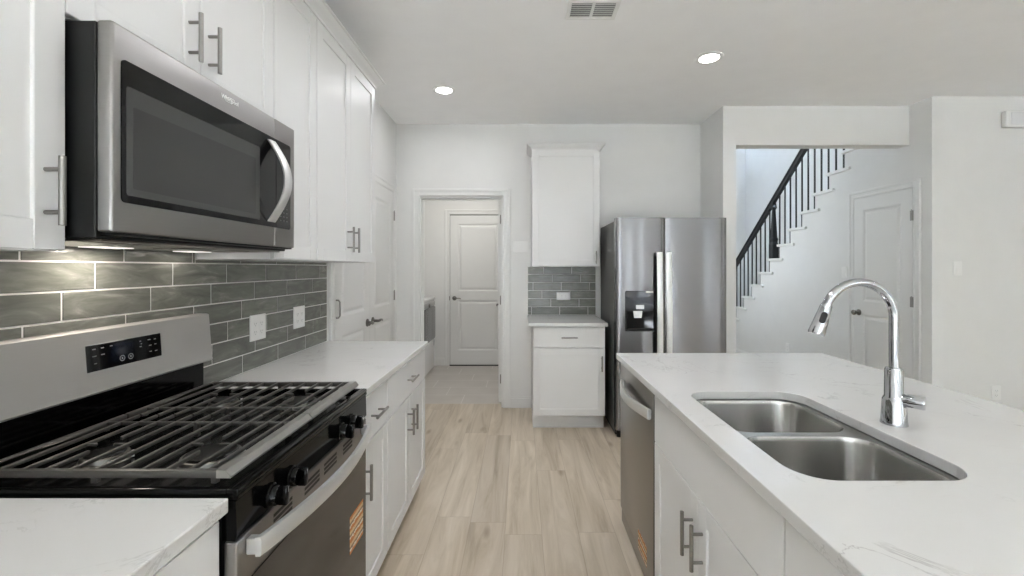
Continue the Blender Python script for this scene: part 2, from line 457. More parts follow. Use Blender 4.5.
# living-room shell behind the camera
def wall_with_holes(axis, fixed0, fixed1, a0, a1, holes, z0, z1):
    b = B(); cur = a0
    def put(p, q, lo, hi):
        if axis == 'x': b.box(p, q, fixed0, fixed1, lo, hi)
        else: b.box(fixed0, fixed1, p, q, lo, hi)
    for h0, h1 in holes:
        put(cur, h0, 0, CEIL); put(h0, h1, 0, z0); put(h0, h1, z1, CEIL); cur = h1
    put(cur, a1, 0, CEIL); return b
hx = [(-1.1, 0.1), (0.3, 1.5), (2.2, 2.55), (3.05, 3.45), (5.2, 5.6)]  # narrow three added to throw streaks onto the fridge doors
struct('wall_front', wall_with_holes('x', -4.8, -4.68, -1.34, 6.2, hx, 0.55, 2.45), 'wall', 'living room window wall behind the camera', 'wall')
hy = [(-2.7, -1.1), (0.1, 1.7)]
struct('wall_dining', wall_with_holes('y', 6.08, 6.2, -4.68, 3.59, hy, 0.55, 2.45), 'wall', 'dining room window wall far to the right', 'wall')
def window_unit(name, m, W, H, label):
    t = thing(name, label, 'window', m.translation, kind='structure')
    f = B(m); e = 0.05
    f.box(0, W, 0, e, -0.05, 0); f.box(0, W, H-e, H, -0.05, 0); f.box(0, e, e, H-e, -0.05, 0); f.box(W-e, W, e, H-e, -0.05, 0)
    f.box(e, W-e, H/2-0.02, H/2+0.02, -0.05, 0); f.box(W/2-0.015, W/2+0.015, e, H-e, -0.045, -0.005)
    obj('window_frame', f, 'trim', t)
    g = B(m); g.box(e, W-e, e, H-e, -0.03, -0.026); obj('window_pane', g, 'pane', t)
for i, (a, c) in enumerate(hx):
    window_unit('window_%d' % (i+1), FR((a, -4.70, 0.55), (1, 0, 0), (0, 0, 1), (0, -1, 0)), c-a, 1.9, ('wide living room window behind the range side', 'wide living room window behind the aisle', 'added narrow living room window next to the wide pair', 'added narrow living room window behind the island', 'added narrow living room window nearest the dining wall')[i])
for i, (a, c) in enumerate(hy):
    window_unit('window_%d' % (i+6), FR((6.10, c, 0.55), (0, -1, 0), (0, 0, 1), (1, 0, 0)), c-a, 1.9, ('dining room window nearer the living room', 'dining room window nearer the kitchen')[i])
window_unit('window_8', FR((1.86, 5.25, 1.15), (0, 1, 0), (0, 0, 1), (1, 0, 0)), 2.1, 3.1, 'tall foyer window lighting the stairs')
# laundry shell
DX0, DX1 = -1.005, -0.20
b = B(); b.box(-2.05, 0.7, 6.13, 6.30, 0, CEIL)
struct('wall_laundry_end', b, 'wall', 'white end wall of the laundry with the panelled door', 'wall')
b = B(); b.box(-2.05, -1.93, 4.4005, 6.13, 0, CEIL)
struct('wall_laundry_left', b, 'wall', 'white laundry wall behind the washer', 'wall')
b = B(); b.box(0.58, 0.7, 4.4005, 6.13, 0, CEIL)
struct('wall_laundry_right', b, 'wall', 'white laundry wall behind the open door', 'wall')

# casings, jambs, baseboards ------------------------------------------------
def casing(name, m, W, H, label, cw=0.072, sill=0.0):
    """door casing around an opening of W x H; local u right, v up, w out of the wall"""
    b = B(m)
    for (u0, u1, v0, v1) in ((-cw, 0, sill, H+cw), (W, W+cw, sill, H+cw), (0, W, H, H+cw)):
        b.box(u0, u1, v0, v1, 0.001, 0.013, 0.002, 1)
    b.box(-cw, -cw+0.024, sill, H+cw, 0.012, 0.021, 0.004, 2); b.box(W+cw-0.024, W+cw, sill, H+cw, 0.012, 0.021, 0.004, 2)
    b.box(-cw+0.024, W+cw-0.024, H+cw-0.024, H+cw, 0.012, 0.021, 0.004, 2)
    b.box(-0.022, -0.006, sill, H+0.006, 0.012, 0.017, 0.002, 1); b.box(W+0.006, W+0.022, sill, H+0.006, 0.012, 0.017, 0.002, 1)
    b.box(-0.006, W+0.006, H+0.006, H+0.022, 0.012, 0.017, 0.002, 1)
    return struct(name, b, 'trim', label, 'door casing')
casing('trim_1', face_ny(OX0, YB, 0), OX1-OX0, OZ, 'white casing around the open laundry doorway')
b = B(); b.box(OX0+0.0005, OX0+0.016, YB+0.004, 4.398, 0, OZ-0.0165); b.box(OX1-0.016, OX1-0.0005, YB+0.004, 4.398, 0, OZ-0.0165); b.box(OX0+0.0005, OX1-0.0005, YB+0.004, 4.398, OZ-0.016, OZ-0.0005)
b.box(OX0+0.016, OX0+0.028, 4.33, 4.36, 0, OZ-0.03); b.box(OX0+0.016, OX1-0.016, 4.33, 4.36, OZ-0.028, OZ-0.0165)
struct('trim_2', b, 'trim', 'white jamb lining inside the laundry doorway', 'door jamb')
casing('trim_3', face_ny(DX0, 6.13, 0), DX1-DX0, 2.13, 'white casing around the closed laundry end door')
PY0, PY1, PZ = 2.835, 4.135, 2.098
casing('trim_4', face_px(XL, PY0, 0), PY1-PY0, PZ, 'white casing around the pantry double doors')
CY0, CY1, CZ = 3.752, 4.415, 2.073
casing('trim_5', face_nx(3.40, CY1, 0), CY1-CY0, CZ, 'white casing around the closet door under the stairs', 0.070)
def baseboard(name, segs, label):
    b = B()
    for (x0, x1, y0, y1, ax) in segs:
        b.box(x0, x1, y0, y1, 0.0, 0.095, 0.002, 1)
        if ax == 'y-': b.box(x0, x1, y0+0.006, y1, 0.095, 0.11, 0.003, 1)
        elif ax == 'x+': b.box(x0, x1-0.006, y0, y1, 0.095, 0.11, 0.003, 1)
        else: b.box(x0+0.006, x1, y0, y1, 0.095, 0.11, 0.003, 1)
    return struct(name, b, 'trim', label, 'baseboard')
baseboard('baseboard_back', [(OX1+0.074, 0.098, YB-0.016, YB-0.001, 'y-'), (1.67, 1.767, YB-0.016, YB-0.001, 'y-')], 'short white baseboard between the laundry doorway and the small cabinet')
baseboard('baseboard_left', [(XL+0.001, XL+0.016, PY1+0.074, YB-0.002, 'x+')], 'white baseboard stub in the back left corner')
baseboard('baseboard_laundry', [(-1.92, DX0-0.074, 6.114, 6.129, 'y-')], 'white baseboard along the laundry end wall')
baseboard('baseboard_stair', [(3.384, 3.399, CY1+0.072, 6.9, 'x-')], 'white baseboard under the staircase wall')
baseboard('baseboard_right', [(3.502, 6.07, 3.574, 3.589, 'y-')], 'white baseboard on the wall beyond the island')

# ------------------------------------------------------------------ doors
def panel_face(b, W, H, t, panels):
    """stiles and rails with recessed raised panels. b local: u, v, w(out, t = face)"""
    us = sorted({0, W} | {p[0] for p in panels} | {p[1] for p in panels})
    rec = 0.009
    b.box(0, W, 0, H, 0, t-rec)
    u0, u1 = panels[0][0], panels[0][1]
    b.box(0, u0, 0, H, t-rec, t); b.box(u1, W, 0, H, t-rec, t)
    vs = [0]+[q for p in panels for q in (p[2], p[3])]+[H]
    for i in range(0, len(vs), 2): b.box(u0, u1, vs[i], vs[i+1], t-rec, t)
    for (a, c, d, e) in panels:
        s = 0.018
        # sloped sticking
        for (q0, q1, r0, r1, ax) in ((a, a+s, d, e, 0), (c-s, c, d, e, 1), (a, c, d, d+s, 2), (a, c, e-s, e, 3)):
            if ax == 0: P = [(a, d), (a+s, d+s), (a+s, e-s), (a, e)]; hi = (0, 3)
            elif ax == 1: P = [(c, d), (c-s, d+s), (c-s, e-s), (c, e)]; hi = (0, 3)
            elif ax == 2: P = [(a, d), (a+s, d+s), (c-s, d+s), (c, d)]; hi = (0, 3)
            else: P = [(a, e), (a+s, e-s), (c-s, e-s), (c, e)]; hi = (0, 3)
            f = [b.bm.verts.new(b.m @ Vector((p[0], p[1], t if k in hi else t-rec+0.0005))) for k, p in enumerate(P)]
            b.bm.faces.new(f)
        b.frustum(a+s+0.006, c-s-0.006, d+s+0.006, e-s-0.006, t-rec, t-0.002, 0.022)
def lever(parent, m, mat='dark_nickel', flip=1):
    b = B(m)
    b.lathe([(0.031, 0), (0.031, 0.006), (0.026, 0.010), (0.012, 0.012), (0.011, 0.048)], seg=20)
    b.tube([(0, 0, 0.046), (flip*0.012, 0, 0.052), (flip*0.045, 0.004, 0.053), (flip*0.075, 0.002, 0.052), (flip*0.098, -0.006, 0.050)], [0.011, 0.011, 0.009, 0.0085, 0.007], 10)
    return obj('lever_handle', b, mat, parent, True)
def hinge(parent, m, z):
    b = B(m); b.cyl((0, z-0.040, 0), (0, z+0.040, 0), 0.0055, 10); b.cyl((0, z+0.045, 0), (0, z+0.052, 0), 0.005, 8)
    b.box(-0.016, 0.016, z-0.044, z+0.044, -0.0035, -0.0005)
    return obj('hinge', b, 'nickel', parent, True)
def door(name, m, W, H, panels, label, t=0.012, z0=0.012):
    r = thing(name, label, 'door', m.translation, kind='structure')
    b = B(m @ Matrix.Translation((0, z0, 0.001))); panel_face(b, W, H-z0, t, panels); obj('door_slab', b, 'door', r)
    return r
def two_panels(W, H, st=0.115): return [(st, W-st, 0.20, 0.905), (st, W-st, 1.035, H-0.135)]
# door_1: laundry end door (closed)
W1 = DX1-DX0-0.012
d1 = door('door_1', face_ny(DX0+0.006, 6.128, 0), W1, 2.118, two_panels(W1, 2.118), 'closed white two panel door at the far end of the laundry', z0=0.015)
lever(d1, face_ny(DX0+0.068, 6.117, 0.95)); 
b = B(); b.box(DX0+0.0005, DX1-0.0005, 6.1275, 6.1292, 0.014, 2.128); obj('door_gap_shade', b, 'black_matte', d1)  # black sheet standing in for the shade in the gap around the slab
b = B(); b.box(DX0, DX1, 6.10, 6.127, 0.0, 0.013); obj('threshold', b, 'black_matte', d1)
b = B(); b.box(DX0-0.004, DX0+0.008, 6.104, 6.1145, 0.92, 0.98, 0.002); obj('strike_plate', b, 'dark_nickel', d1)
# door_2, door_3: pantry pair on the left wall
WP = (PY1-PY0)/2-0.004
d2 = door('door_2', face_px(XL, PY0+0.002, 0), WP, PZ-0.004, two_panels(WP, PZ, 0.105), 'white two panel pantry door leaf next to the counter end')
d3 = door('door_3', face_px(XL, PY0+WP+0.006, 0), WP, PZ-0.004, two_panels(WP, PZ, 0.105), 'white two panel pantry door leaf next to the back wall')
lever(d2, face_px(XL+0.013, PY0+WP-0.058, 0.945), flip=-1)
lever(d3, face_px(XL+0.013, PY0+WP+0.066, 0.945), flip=1)
for z in (0.25, 1.115, 1.87): hinge(d3, face_px(XL+0.022, PY1-0.002, 0), z)
# a pull on the nearer leaf
b = B(face_px(XL+0.013, 2.848, 1.106)); b.tube([(0, 0.058, 0), (0, 0.058, 0.016), (0, 0.045, 0.026), (0, -0.045, 0.026), (0, -0.058, 0.016), (0, -0.058, 0)], 0.0055, 10)
obj('pull_handle', b, 'nickel', d2, True)
# door_4: closet under the stairs
WC = CY1-CY0-0.006
d4 = door('door_4', face_nx(3.40, CY1-0.003, 0), WC, CZ-0.004, two_panels(WC, CZ, 0.11), 'white two panel closet door under the stairs')
b = B(face_nx(3.3865, CY1-0.065, 0.933)); b.lathe([(0.031, 0), (0.031, 0.005), (0.024, 0.010), (0.010, 0.012), (0.010, 0.03), (0.020, 0.036), (0.027, 0.046), (0.027, 0.055), (0.020, 0.064), (0.0, 0.066)], seg=20)
obj('door_knob', b, 'dark_nickel', d4, True)
for z in (0.3, 1.08, 1.83): hinge(d4, face_nx(3.378, CY0+0.003, 0), z)
# door_5: laundry door standing open at ninety degrees
d5 = thing('door_5', 'white door standing open edge-on inside the laundry doorway', 'door', (OX1-0.03, 4.41, 0), kind='structure')
md5 = face_nx(OX1-0.0165, 5.195, 0.012)
b = B(md5); panel_face(b, 0.785, 2.04, 0.035, two_panels(0.785, 2.04)); obj('door_slab', b, 'door', d5)
lever(d5, face_nx(OX1-0.052, 5.135, 0.945), flip=1)
for z in (0.25, 1.05, 1.87):
    b = B(); b.cyl((OX1-0.030, 4.406, z-0.045), (OX1-0.030, 4.406, z+0.045), 0.006, 10); obj('hinge', b, 'nickel', d5, True)

# ------------------------------------------------------------------ cabinetry helpers
def shaker(b, W, H, t=0.019, fr=0.058, rec=0.0065, bev=0.0015):
    b.box(0, fr, 0, H, 0, t, bev, 1); b.box(W-fr, W, 0, H, 0, t, bev, 1)
    b.box(fr, W-fr, 0, fr, 0, t, bev, 1); b.box(fr, W-fr, H-fr, H, 0, t, bev, 1)
    b.box(fr-0.004, W-fr+0.004, fr-0.004, H-fr+0.004, 0.002, t-rec)
def bar_pull(parent, m, L=0.135, vertical=True, out=0.033):
    b = B(m); h = L/2; s = h*0.62
    A = (lambda t, w: (0, t, w)) if vertical else (lambda t, w: (t, 0, w))
    b.cyl(A(-h, out), A(h, out), 0.006, 14); b.cyl(A(-s, 0), A(-s, out), 0.0045, 10); b.cyl(A(s, 0), A(s, out), 0.0045, 10)
    return obj('handle', b, 'nickel', parent, True)
def cab_door(parent, m, W, H, hu=None, hv=None, hl=0.135):
    b = B(m); shaker(b, W, H); d = obj('door', b, 'cab', parent)
    if hu is not None: bar_pull(d, m @ Matrix.Translation((hu, hv, 0.019)), hl)
    return d
def cab_drawer(parent, m, W, H, handle=True, name='drawer'):
    b = B(m); b.box(0, W, 0, H, 0, 0.019, 0.002, 2); d = obj(name, b, 'cab', parent)
    if handle: bar_pull(d, m @ Matrix.Translation((W/2, H/2, 0.019)), 0.135, False)
    return d
HI = 0.045   # handle inset from a door edge

# ---- left run, wall cabinets (faces +x) ----
XU = -0.943; UB = 1.410; UT = 2.508
def wall_cab(y0, y1, z0, z1, doors, label, name='wall_cabinet'):
    t = thing(name, label, 'cabinet', ((XL+XU)/2, (y0+y1)/2, z0))
    b = B(); b.box(XL+0.0105, XU, y0, y1, z0, z1); obj('carcass', b, 'cab', t)
    for (a, c, hy, hz) in doors:
        m = face_px(XU+0.0005, a, z0+0.002)
        cab_door(t, m, c-a, z1-z0-0.004, None if hy is None else hy-a, None if hz is None else hz-z0-0.002)
    return t
wall_cab(0.418, 0.8805, UB, UT, [(0.420, 0.8802, 0.843, 1.526)], 'tall white wall cabinet beside the microwave, its pull next to the microwave')
wall_cab(0.8825, 1.6207, 1.893, UT, [(0.8828, 1.2500, 1.2085, 2.018), (1.2520, 1.6205, 1.284, 2.018)], 'short white double door wall cabinet right above the microwave')
wall_cab(1.6275, 1.9612, UB, UT, [(1.6277, 1.9610, 1.662, 1.526)], 'narrow tall white wall cabinet just past the microwave')
wall_cab(1.9685, 2.745, UB, UT, [(1.9687, 2.3540, 2.312, 1.527), (2.3560, 2.7440, 2.388, 1.527)], 'tall white double door wall cabinet at the pantry end of the run')
# crown moulding along the run, returning to the wall
PROF = [(0.000, 0.0), (0.006, 0.0), (0.008, 0.010), (0.016, 0.018), (0.030, 0.030), (0.038, 0.040), (0.042, 0.046), (0.050, 0.048), (0.050, 0.056), (0.0, 0.056)]
xf = XU+0.0195; yf = 2.745
b = B()
b.loft([[(xf+o, 0.42, UT+0.001+h) for o, h in PROF], [(xf+o, yf+o, UT+0.001+h) for o, h in PROF], [(XL+0.002, yf+o, UT+0.001+h) for o, h in PROF]])
tag(obj('crown_moulding', b, 'cab'), 'white crown moulding along the top of the left wall cabinets', 'crown moulding')

# ---- left run, base cabinets ----
XB = -0.623; BT = 0.8835; TK = 0.086
def base_cab_left(y0, y1, drawers, doors, label, name='base_cabinet'):
    t = thing(name, label, 'cabinet', ((XL+XB)/2, (y0+y1)/2, 0))
    b = B(face_ny(0, y1, 0)); b.prism([(XL+0.002, 0), (XB-0.09, 0), (XB-0.09, TK), (XB, TK), (XB, BT), (XL+0.002, BT)], 0, y1-y0); obj('carcass', b, 'cab', t)
    b = B(); b.box(XB-0.0895, XB-0.082, y0, y1, 0.0, TK-0.001); obj('toe_kick', b, 'cab', t)
    for (a, c) in drawers: cab_drawer(t, face_px(XB+0.0005, a, 0.690), c-a, 0.180)
    for (a, c, hy) in doors: cab_door(t, face_px(XB+0.0005, a, TK+0.004), c-a, 0.684-TK-0.004, hy-a, 0.557-TK-0.004)
    return t
base_cab_left(0.10, 0.8705, [(0.102, 0.869)], [(0.102, 0.4835, 0.45), (0.4865, 0.869, 0.52)], 'white base cabinet under the near counter, on the camera side of the range')
base_cab_left(1.621, 1.9612, [(1.623, 1.9610)], [(1.623, 1.9610, 1.656)], 'narrow white base cabinet with one door and drawer right past the range')
base_cab_left(1.9680, 2.733, [(1.9682, 2.732)], [(1.9682, 2.3485, 2.308), (2.3515, 2.732, 2.392)], 'white double door base cabinet at the far end of the left counter')

# countertops
def slab(b, x0, x1, y0, y1): b.box(x0, x1, y0, y1, 0.884, 0.914)
b = B(); slab(b, XL+0.0015, -0.588, -0.45, 0.8735)
tag(obj('countertop', b, 'quartz', bevel=0.003), 'white quartz countertop on the near side of the range', 'countertop')
b = B(); slab(b, XL+0.0015, -0.588, 1.620, 2.745)
tag(obj('countertop', b, 'quartz', bevel=0.003), 'white quartz countertop running from the range to the pantry doors', 'countertop')

# backsplashes
def tile_rows(b, m, u0, u1, z0, z1, z_base, joint0, step, pitch, pw, skip=()):
    k = 0
    z = z_base
    while z < z1-0.004:
        za, zb = max(z, z0), min(z+pitch, z1)
        u = joint0+step*k
        while u > u0: u -= pw
        while u < u1:
            a, c = max(u, u0), min(u+pw, u1)
            if c-a > 0.006:
                g = 0.0025
                b.box(a+g, c-g, za+g, zb-g, 0.003, 0.008, 0.0012, 1, m)
            u += pw
        k += 1; z += pitch
t = thing('tile_backsplash', 'grey green glazed tile backsplash behind the range', 'backsplash', (XL+0.001, 1.3, 0.915))
m = FR((XL+0.001, 0, 0), (0, 1, 0), (0, 0, 1), (1, 0, 0))
b = B(); tile_rows(b, m, -0.45, 2.725, 0.9155, 1.3933, 0.9145, 0.79, 0.0905, 0.0798, 0.2775)
for u0, u1, zt in ((-0.45, 0.8815, 1.4085), (0.8815, 1.6240, 1.462), (1.6240, 2.725, 1.4085)):
    tile_rows(b, m, u0, u1, 1.3933, zt, 1.3933, 0.79+0.0905*6, 0.0905, 0.0798, 0.2775)
obj('tiles', b, 'tile_y', t)
b = B(m); b.box(-0.45, 2.728, 0.9155, 1.4085, 0, 0.006); b.box(0.884, 1.622, 1.4085, 1.462, 0, 0.006)
obj('grout', b, 'grout', t)
t = thing('tile_backsplash', 'small green glazed tile backsplash above the short back counter', 'backsplash', (0.4, YB-0.002, 0.915))
m = FR((0, YB-0.001, 0), (1, 0, 0), (0, 0, 1), (0, -1, 0))
b = B(); tile_rows(b, m, 0.066, 0.735, 0.9155, 1.3875, 0.9145, 0.381, 0.19, 0.0798, 0.2775); obj('tiles', b, 'tile_x', t)
b = B(m); b.box(0.064, 0.737, 0.9155, 1.3875, 0, 0.006); obj('grout', b, 'grout', t)

# wall plates
def outlet(m, label, W=0.072, H=0.116, kind='outlet', horizontal=False, gangs=1, group=None):
    t = thing('outlet' if kind == 'outlet' else 'light_switch', label, 'outlet' if kind == 'outlet' else 'light switch', m.translation, group)
    if horizontal: m = m @ Matrix.Rotation(PI/2, 4, 'Z')
    b = B(m); b.box(-W/2, W/2, -H/2, H/2, 0, 0.006, 0.0025, 2); obj('plate', b, 'plastic', t)
    for g in range(gangs):
        cx = (g-(gangs-1)/2)*0.046
        if kind == 'outlet':
            b = B(m); b.box(cx-0.017, cx+0.017, -0.034, 0.034, 0.006, 0.0075, 0.0008, 1); ins = obj('receptacle', b, 'plastic', t)
            for cy in (-0.019, 0.019):
                for su, sh in ((-0.007, 0.005), (0.007, 0.004)):
                    b = B(m); b.box(cx+su-0.001, cx+su+0.001, cy-sh, cy+sh, 0.0074, 0.0077); obj('slot', b, 'slot', ins)
                b = B(m); b.cyl((cx, cy-0.010, 0.0073), (cx, cy-0.010, 0.0077), 0.0022, 8); obj('ground_hole', b, 'slot', ins)
        else:
            b = B(m); b.prism([(-0.033, 0.006), (0.033, 0.006), (0.033, 0.0075), (0, 0.010), (-0.033, 0.0115)], cx-0.0165, cx+0.0165, m @ FR((0, 0, 0), (0, 1, 0), (0, 0, 1), (1, 0, 0)))
            obj('rocker', b, 'plastic', t)
    return t
outlet(face_px(XL+0.0095, 2.003, 1.103), 'white wall outlet on the tile, nearer the range', 0.118, 0.118, gangs=2)
outlet(face_px(XL+0.0095, 2.375, 1.108), 'white wall outlet on the tile, nearer the pantry doors', 0.118, 0.118, gangs=2)
outlet(face_ny(0.416, YB-0.0095, 1.100), 'white outlet set sideways in the small green backsplash', 0.076, 0.135, horizontal=True)
outlet(face_ny(-0.006, YB-0.0005, 1.585), 'white three gang light switch plate beside the laundry doorway', 0.142, 0.11, 'switch', gangs=3)
outlet(face_ny(3.607, 3.5895, 1.372), 'white light switch on the wall beyond the faucet', 0.072, 0.116, 'switch')
outlet(face_ny(3.925, 3.5895, 0.345), 'white outlet low on the wall behind the island counter', 0.078, 0.118)
outlet(face_nx(3.3995, 5.53, 0.36), 'white outlet low on the wall under the staircase')
outlet(face_nx(3.3995, 4.56, 1.33), 'white light switch beside the closet door knob', 0.072, 0.116, 'switch')

# ------------------------------------------------------------------ gas range
RY0, RY1 = 0.8795, 1.6165
RX = -0.576      # front plane of panel and door
R = thing('gas_range', 'stainless gas range with black cooktop and cast iron grates', 'range', (-0.9, (RY0+RY1)/2, 0))
b = B(); b.box(-1.205, -0.606, RY0, RY1, 0.02, 0.904)
for y in (RY0+0.05, RY1-0.05):
    for x in (-1.15, -0.66): b.cyl((x, y, 0.0), (x, y, 0.02), 0.018, 12)
obj('body', b, 'black', R)
# cooktop: raised rim with a recessed deck
b = B(); b.box(-1.165, RX+0.002, RY0, RY1, 0.9045, 0.915, 0.002, 1)
for (x0, x1, y0, y1) in ((-1.165, -1.145, RY0, RY1), (RX-0.022, RX+0.002, RY0, RY1), (-1.145, RX-0.022, RY0, RY0+0.016), (-1.145, RX-0.022, RY1-0.016, RY1)):
    b.box(x0, x1, y0, y1, 0.9145, 0.928, 0.003, 2)
obj('cooktop', b, 'black_gloss', R, True)
# grates
def grate(ya, yb, inner, burners, outer):
    """cast grate; outer: 0 = closed rail at the ya end, 1 = at the yb end; the other end is left open"""
    b = B(); z0, z1 = 0.939, 0.956; zb = z1-0.011; xa, xb = -1.146, -0.602; cyb = burners[0][1]
    b.box(xa, xa+0.014, ya, yb, z0, z1, 0.004, 2)
    y = ya if outer == 0 else yb-0.014
    b.box(xa+0.014, xb-0.030, y, y+0.014, z0, z1, 0.004, 2)
    p0, p1 = (ya+0.013, yb) if outer == 0 else (ya, yb-0.013)
    b.box(xa+0.014, xb-0.030, inner-0.004, inner+0.004, zb, z1-0.001, 0.003, 2)
    def bar(x, q0, q1): b.box(x-0.004, x+0.004, q0, q1, zb, z1-0.001, 0.003, 2)
    for x in (-1.098, -1.048, -0.948, -0.895, -0.842, -0.795, -0.695, -0.655): bar(x, p0, p1)
    for bx, by in burners:
        bar(bx, p0, by-0.040); bar(bx, by+0.040, p1)
        b.box(bx-0.052, bx-0.020, by-0.0035, by+0.0035, zb+0.002, z1-0.001, 0.003, 2)
        b.box(bx+0.020, bx+0.052, by-0.0035, by+0.0035, zb+0.002, z1-0.001, 0.003, 2)
    for x in (xa+0.008, -0.888, xb-0.036):
        for y in ((ya+0.007, inner) if outer == 0 else (inner, yb-0.007)): b.box(x-0.006, x+0.006, y-0.006, y+0.006, 0.9285 if abs(x-xa) < 0.02 or y < RY0+0.03 or y > RY1-0.03 else 0.9155, z1-0.002, 0.001, 1)
    g = obj('grate', b, 'cast', R, True)
    b = B(); b.prism([(xb-0.030, 0.940), (xb, 0.940), (xb, 0.944), (xb-0.010, 0.9565), (xb-0.030, 0.9570)], -yb, -ya, FR((0, 0, 0), (1, 0, 0), (0, 0, 1), (0, -1, 0)))
    obj('front_rail', b, 'cast_sheen', g, True)
    return g
YN, YF = 1.045, 1.460
grate(RY0+0.020, 1.2495, 1.190, [(-0.745, YN), (-1.0, YN)], 0)
grate(1.2535, RY1-0.008, 1.315, [(-0.745, YF), (-1.0, YF)], 1)
for (bx, by, r) in ((-0.745, YN, 0.062), (-1.0, YN, 0.045), (-0.745, YF, 0.052), (-1.0, YF, 0.042)):
    b = B(); b.lathe([(r+0.008, 0.9152), (r+0.006, 0.918), (r+0.002, 0.919), (r+0.000, 0.929), (r-0.006, 0.930), (r-0.010, 0.922), (0, 0.922)], (bx, by, 0), 32)
    br = obj('burner', b, 'burner', R, True)
    b = B(); b.lathe([(r-0.012, 0.9225), (r-0.006, 0.931), (r-0.010, 0.9345), (r*0.5, 0.9352), (0, 0.9352)], (bx, by, 0), 32); obj('burner_cap', b, 'burner_cap', br, True)
    b = B(); b.cyl((bx+r+0.010, by+0.012, 0.9175), (bx+r+0.010, by+0.012, 0.933), 0.003, 8); obj('igniter', b, 'plastic', br, True)
# backguard
b = B(face_ny(0, RY1-0.002, 0))
b.prism([(-1.214, 1.033), (-1.214, 1.195), (-1.206, 1.207), (-1.170, 1.208), (-1.161, 1.204), (-1.150, 1.056), (-1.146, 1.040), (-1.150, 1.034), (-1.172, 1.033)], 0, RY1-RY0-0.004)
bg = obj('backguard', b, 'steel_panel', R, True, 25)
b = B(); b.box(-1.213, -1.178, RY0+0.006, RY1-0.004, 0.906, 1.0325, 0.003, 2); obj('riser', b, 'black_gloss', R)
tilt = math.atan2(0.010, 0.142)
mg = FR((-1.1545, 1.153, 1.0955), (0, 1, 0), (-math.sin(tilt), 0, math.cos(tilt)), (math.cos(tilt), 0, math.sin(tilt)))
b = B(mg); b.box(0, 0.240, 0, 0.072, 0.0003, 0.0022, 0.0008, 1); dp = obj('control_display', b, 'glass_black', bg)
b = B(mg); b.box(0.070, 0.140, 0.014, 0.066, 0.0020, 0.0026); obj('clock_screen', b, 'display', dp)
for (u, v, ww) in ((0.022, 0.060, 0.011), (0.046, 0.060, 0.010), (0.072, 0.061, 0.009), (0.022, 0.041, 0.013), (0.046, 0.042, 0.012), (0.024, 0.021, 0.008), (0.196, 0.058, 0.012), (0.217, 0.057, 0.009),
                  (0.199, 0.040, 0.011), (0.218, 0.041, 0.008), (0.199, 0.021, 0.009), (0.219, 0.020, 0.010), (0.165, 0.058, 0.006), (0.168, 0.050, 0.005), (0.165, 0.042, 0.008)):
    b = B(mg); b.box(u-ww*0.42, u+ww*0.42, v-0.0012, v+0.0012, 0.0020, 0.0027); obj('button_mark', b, 'mark', dp)
for (u, v) in ((0.103, 0.020), (0.130, 0.020)):
    b = B(mg)
    for k in range(16):
        a = 2*PI*k/16; b.box(u+0.0075*math.cos(a)-0.0012, u+0.0075*math.cos(a)+0.0012, v+0.0075*math.sin(a)-0.0012, v+0.0075*math.sin(a)+0.0012, 0.0020, 0.0028)
    b.box(u-0.002, u+0.002, v-0.003, v+0.003, 0.0020, 0.0028); obj('round_button_mark', b, 'mark', dp)
# front control panel
b = B(face_ny(0, RY1, 0)); b.prism([(-0.6055, 0.822), (RX-0.004, 0.822), (RX, 0.828), (RX-0.001, 0.870), (RX-0.002, 0.902), (RX-0.006, 0.9035), (-0.6055, 0.9035)], 0, RY1-RY0); obj('control_panel', b, 'black_gloss', R)
def knob(y):
    m = face_px(RX, y, 0.853)
    b = B(m); b.lathe([(0.027, 0.0005), (0.027, 0.004), (0.0235, 0.007), (0.022, 0.016), (0.020, 0.020)], seg=24)
    b.box(-0.0075, 0.0075, -0.021, 0.021, 0.018, 0.040, 0.003, 2)
    k = obj('knob', b, 'black_gloss', R, True)
    b = B(m); b.box(-0.001, 0.001, 0.008, 0.0195, 0.0398, 0.0405); obj('pointer', b, 'mark', k)
for y in (1.000, 1.088, 1.392, 1.475): knob(y)
# oven door
D = None
b = B(face_px(-0.604, RY0+0.002, 0)); DW_ = RY1-RY0-0.004
b.box(0, DW_, 0.172, 0.818, 0, 0.028, 0.004, 2); D = obj('oven_door', b, 'steel', R)
b = B(face_px(-0.576, RY0+0.002, 0)); b.box(0.022, DW_-0.012, 0.19, 0.720, 0.0002, 0.0032, 0.001, 1); obj('oven_window', b, 'glass_oven', D)
for (a, c) in ((1.010, 1.092), (1.155, 1.240), (1.270, 1.355), (1.405, 1.480)):
    for k in range(3):
        b = B(face_px(-0.576, 0, 0)); b.box(a, c, 0.770+k*0.0125, 0.7775+k*0.0125, 0.0002, 0.0008); obj('vent_slot', b, 'black', D)
b = B(); n = 24; rings = []
for i in range(n+1):
    f = i/n; y = 0.908+f*(1.578-0.908); bow = 0.026+0.044*math.sin(PI*f)**0.9 if 0 < f < 1 else 0.026
    x = RX+bow
    rings.append([(x-0.006, y, 0.772), (x+0.004, y, 0.772), (x+0.007, y, 0.780), (x+0.007, y, 0.804), (x+0.004, y, 0.812), (x-0.006, y, 0.812)])
b.loft(rings)
for y in (0.908, 1.560): b.box(RX+0.0002, RX+0.024, y, y+0.018, 0.775, 0.809, 0.002, 1)
obj('oven_handle', b, 'steel_handle', D, True, 40)
b = B(face_px(RX+0.0034, 0, 0)); b.box(1.452, 1.572, 0.415, 0.540, 0, 0.0005); obj('energy_label', b, 'sticker', D)
b = B(face_px(-0.604, RY0+0.002, 0)); b.box(0, DW_, 0.03, 0.167, 0, 0.028, 0.004, 2); obj('storage_drawer', b, 'steel', R)

